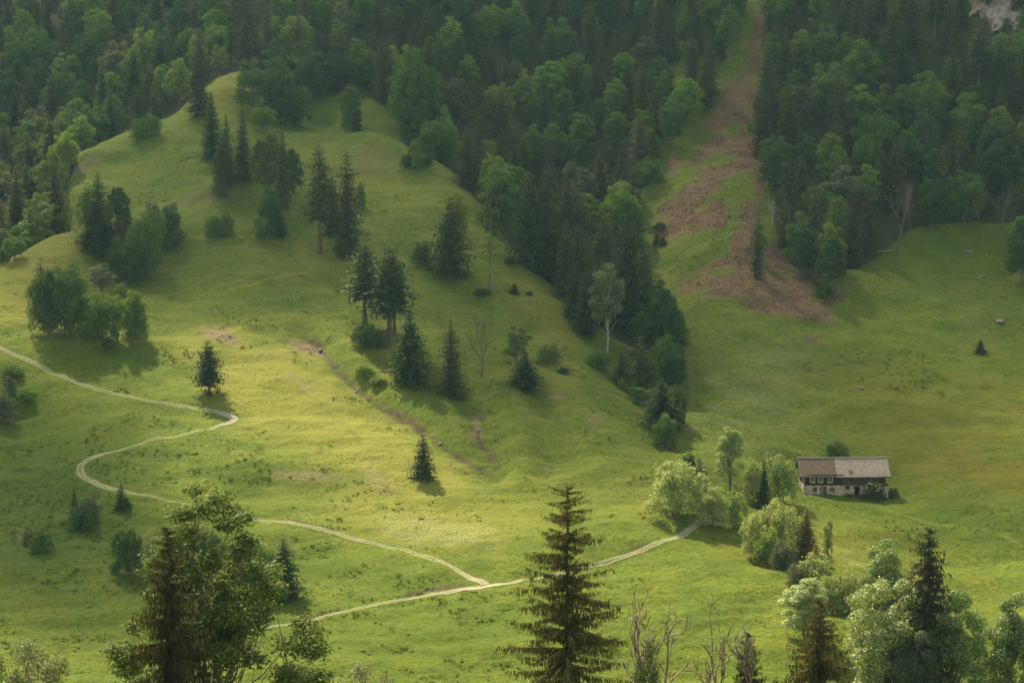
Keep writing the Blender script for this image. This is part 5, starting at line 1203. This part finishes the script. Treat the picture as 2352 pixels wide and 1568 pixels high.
# clouds added out of view above the valley: thick in the middle, thin at the rim; they throw the soft shade on the slopes
CLOUDS = [  # pixel on the ground whose sun they cover, half width m across, half width m along the sun, strength, turn
]
CLOUDS += CLOUD_LIST
def cloud_mesh():
    Vs = []; Fs = []; Ds = []; o = 0
    for ci, (u, v, a, b_, st, turn) in enumerate(CLOUDS):
        p = hit(u, v); alt = CLOUD_Z + (ci % 3) * 22; c = p + SUND * ((alt - p[2]) / SUND[2])
        nu, nv = 72, 22; th = np.linspace(0, 2 * np.pi, nu, endpoint=False); ph = np.linspace(-np.pi / 2, np.pi / 2, nv)
        TH, PH = np.meshgrid(th, ph, indexing='ij')
        rr = np.cos(PH); lx_ = np.cos(TH) * rr; ly_ = np.sin(TH) * rr
        k = 1 + .5 * (fbm(lx_ * 1.6 + 7 + ci, ly_ * 1.6 + 3, 4, 51 + ci) - .5) + .25 * (fbm(lx_ * 5 + ci, ly_ * 5, 3, 55) - .5)
        X = lx_ * a * k; Y = ly_ * b_ * k; Z = np.sin(PH) * 9 * k + 4 * (fbm(lx_ * 3 + 20, ly_ * 3 + ci, 3, 57) - .5)
        ca, sa = math.cos(R(turn)), math.sin(R(turn))
        Vs.append(np.stack([c[0] + X * ca - Y * sa, c[1] + X * sa + Y * ca, c[2] + Z], -1).reshape(-1, 3))
        # rows run around: thin rim, dense core
        Ds.append((st * sstep(1.02, .35, rr) * (0.75 + .5 * (fbm(lx_ * 2.5 + ci, ly_ * 2.5 + 9, 3, 58)))).reshape(-1) if False else (st * (1 - sstep(.35, 1.0, rr)) * (0.7 + .6 * fbm(lx_ * 2.5 + ci, ly_ * 2.5 + 9, 3, 58))).reshape(-1))
        i = np.arange(nu * nv).reshape(nu, nv); j = np.roll(i, -1, 0)
        Fs.append(np.stack([i[:, :-1], j[:, :-1], j[:, 1:], i[:, 1:]], -1).reshape(-1, 4) + o); o += nu * nv
    V = np.concatenate(Vs); t = NT('cloud'); at_ = t.n('Attribute', attribute_name='thickness')
    tr = t.n('BsdfTransparent'); df = t.n('BsdfDiffuse'); df.inputs[0].default_value = (.85, .86, .88, 1); tl = t.n('BsdfTranslucent'); tl.inputs[0].default_value = (.8, .82, .85, 1)
    m0 = t.n('MixShader', i_0=.5); t.l(df.outputs[0], m0.inputs[1]); t.l(tl.outputs[0], m0.inputs[2])
    m = t.n('MixShader'); t.l(at_.outputs['Fac'], m.inputs[0]); t.l(tr.outputs[0], m.inputs[1]); t.l(m0.outputs[0], m.inputs[2]); t.l(m.outputs[0], t.out.inputs[0])
    me = mk('clouds', V, np.concatenate(Fs), [t.m], True)
    at2 = me.attributes.new('thickness', 'FLOAT', 'POINT'); at2.data.foreach_set('value', np.clip(np.concatenate(Ds), 0, .97).astype(np.float32))
    tag(new_obj('clouds', me), 'unseen broken clouds added over the valley to shade the slopes', None, None, 'stuff')
if CLOUDS: cloud_mesh()
if HAZE > 0:
    V, Fl = box(GX[0] - 5, GX[-1] + 5, GY[0] - 5, GY[-1] + 5, float(GZ.min()) - 1, HAZE_TOP); print('haze top', HAZE_TOP)
    t = NT('haze_air'); pv = t.n('VolumePrincipled'); pv.inputs['Color'].default_value = (*HAZE_COL, 1); pv.inputs['Density'].default_value = HAZE; pv.inputs['Anisotropy'].default_value = 0.35
    t.l(pv.outputs[0], t.out.inputs['Volume'])
    tag(new_obj('haze', mk('haze', V, Fl, [t.m])), 'thin bluish haze in the valley air', None, None, 'stuff')
scene.view_settings.view_transform = 'Standard'; scene.view_settings.look = 'None'; scene.view_settings.exposure = EXPOSURE; scene.view_settings.gamma = 1
scene.view_settings.use_white_balance = True; scene.view_settings.white_balance_temperature = 7700; scene.view_settings.white_balance_tint = 5
scene.render.engine = 'CYCLES'
cy_ = scene.cycles; cy_.max_bounces = 6; cy_.diffuse_bounces = 3; cy_.glossy_bounces = 2; cy_.transmission_bounces = 4; cy_.transparent_max_bounces = 12; cy_.volume_bounces = 0
cy_.use_denoising = True; cy_.denoiser = 'OPENIMAGEDENOISE'; cy_.use_adaptive_sampling = True; cy_.adaptive_threshold = 0.015
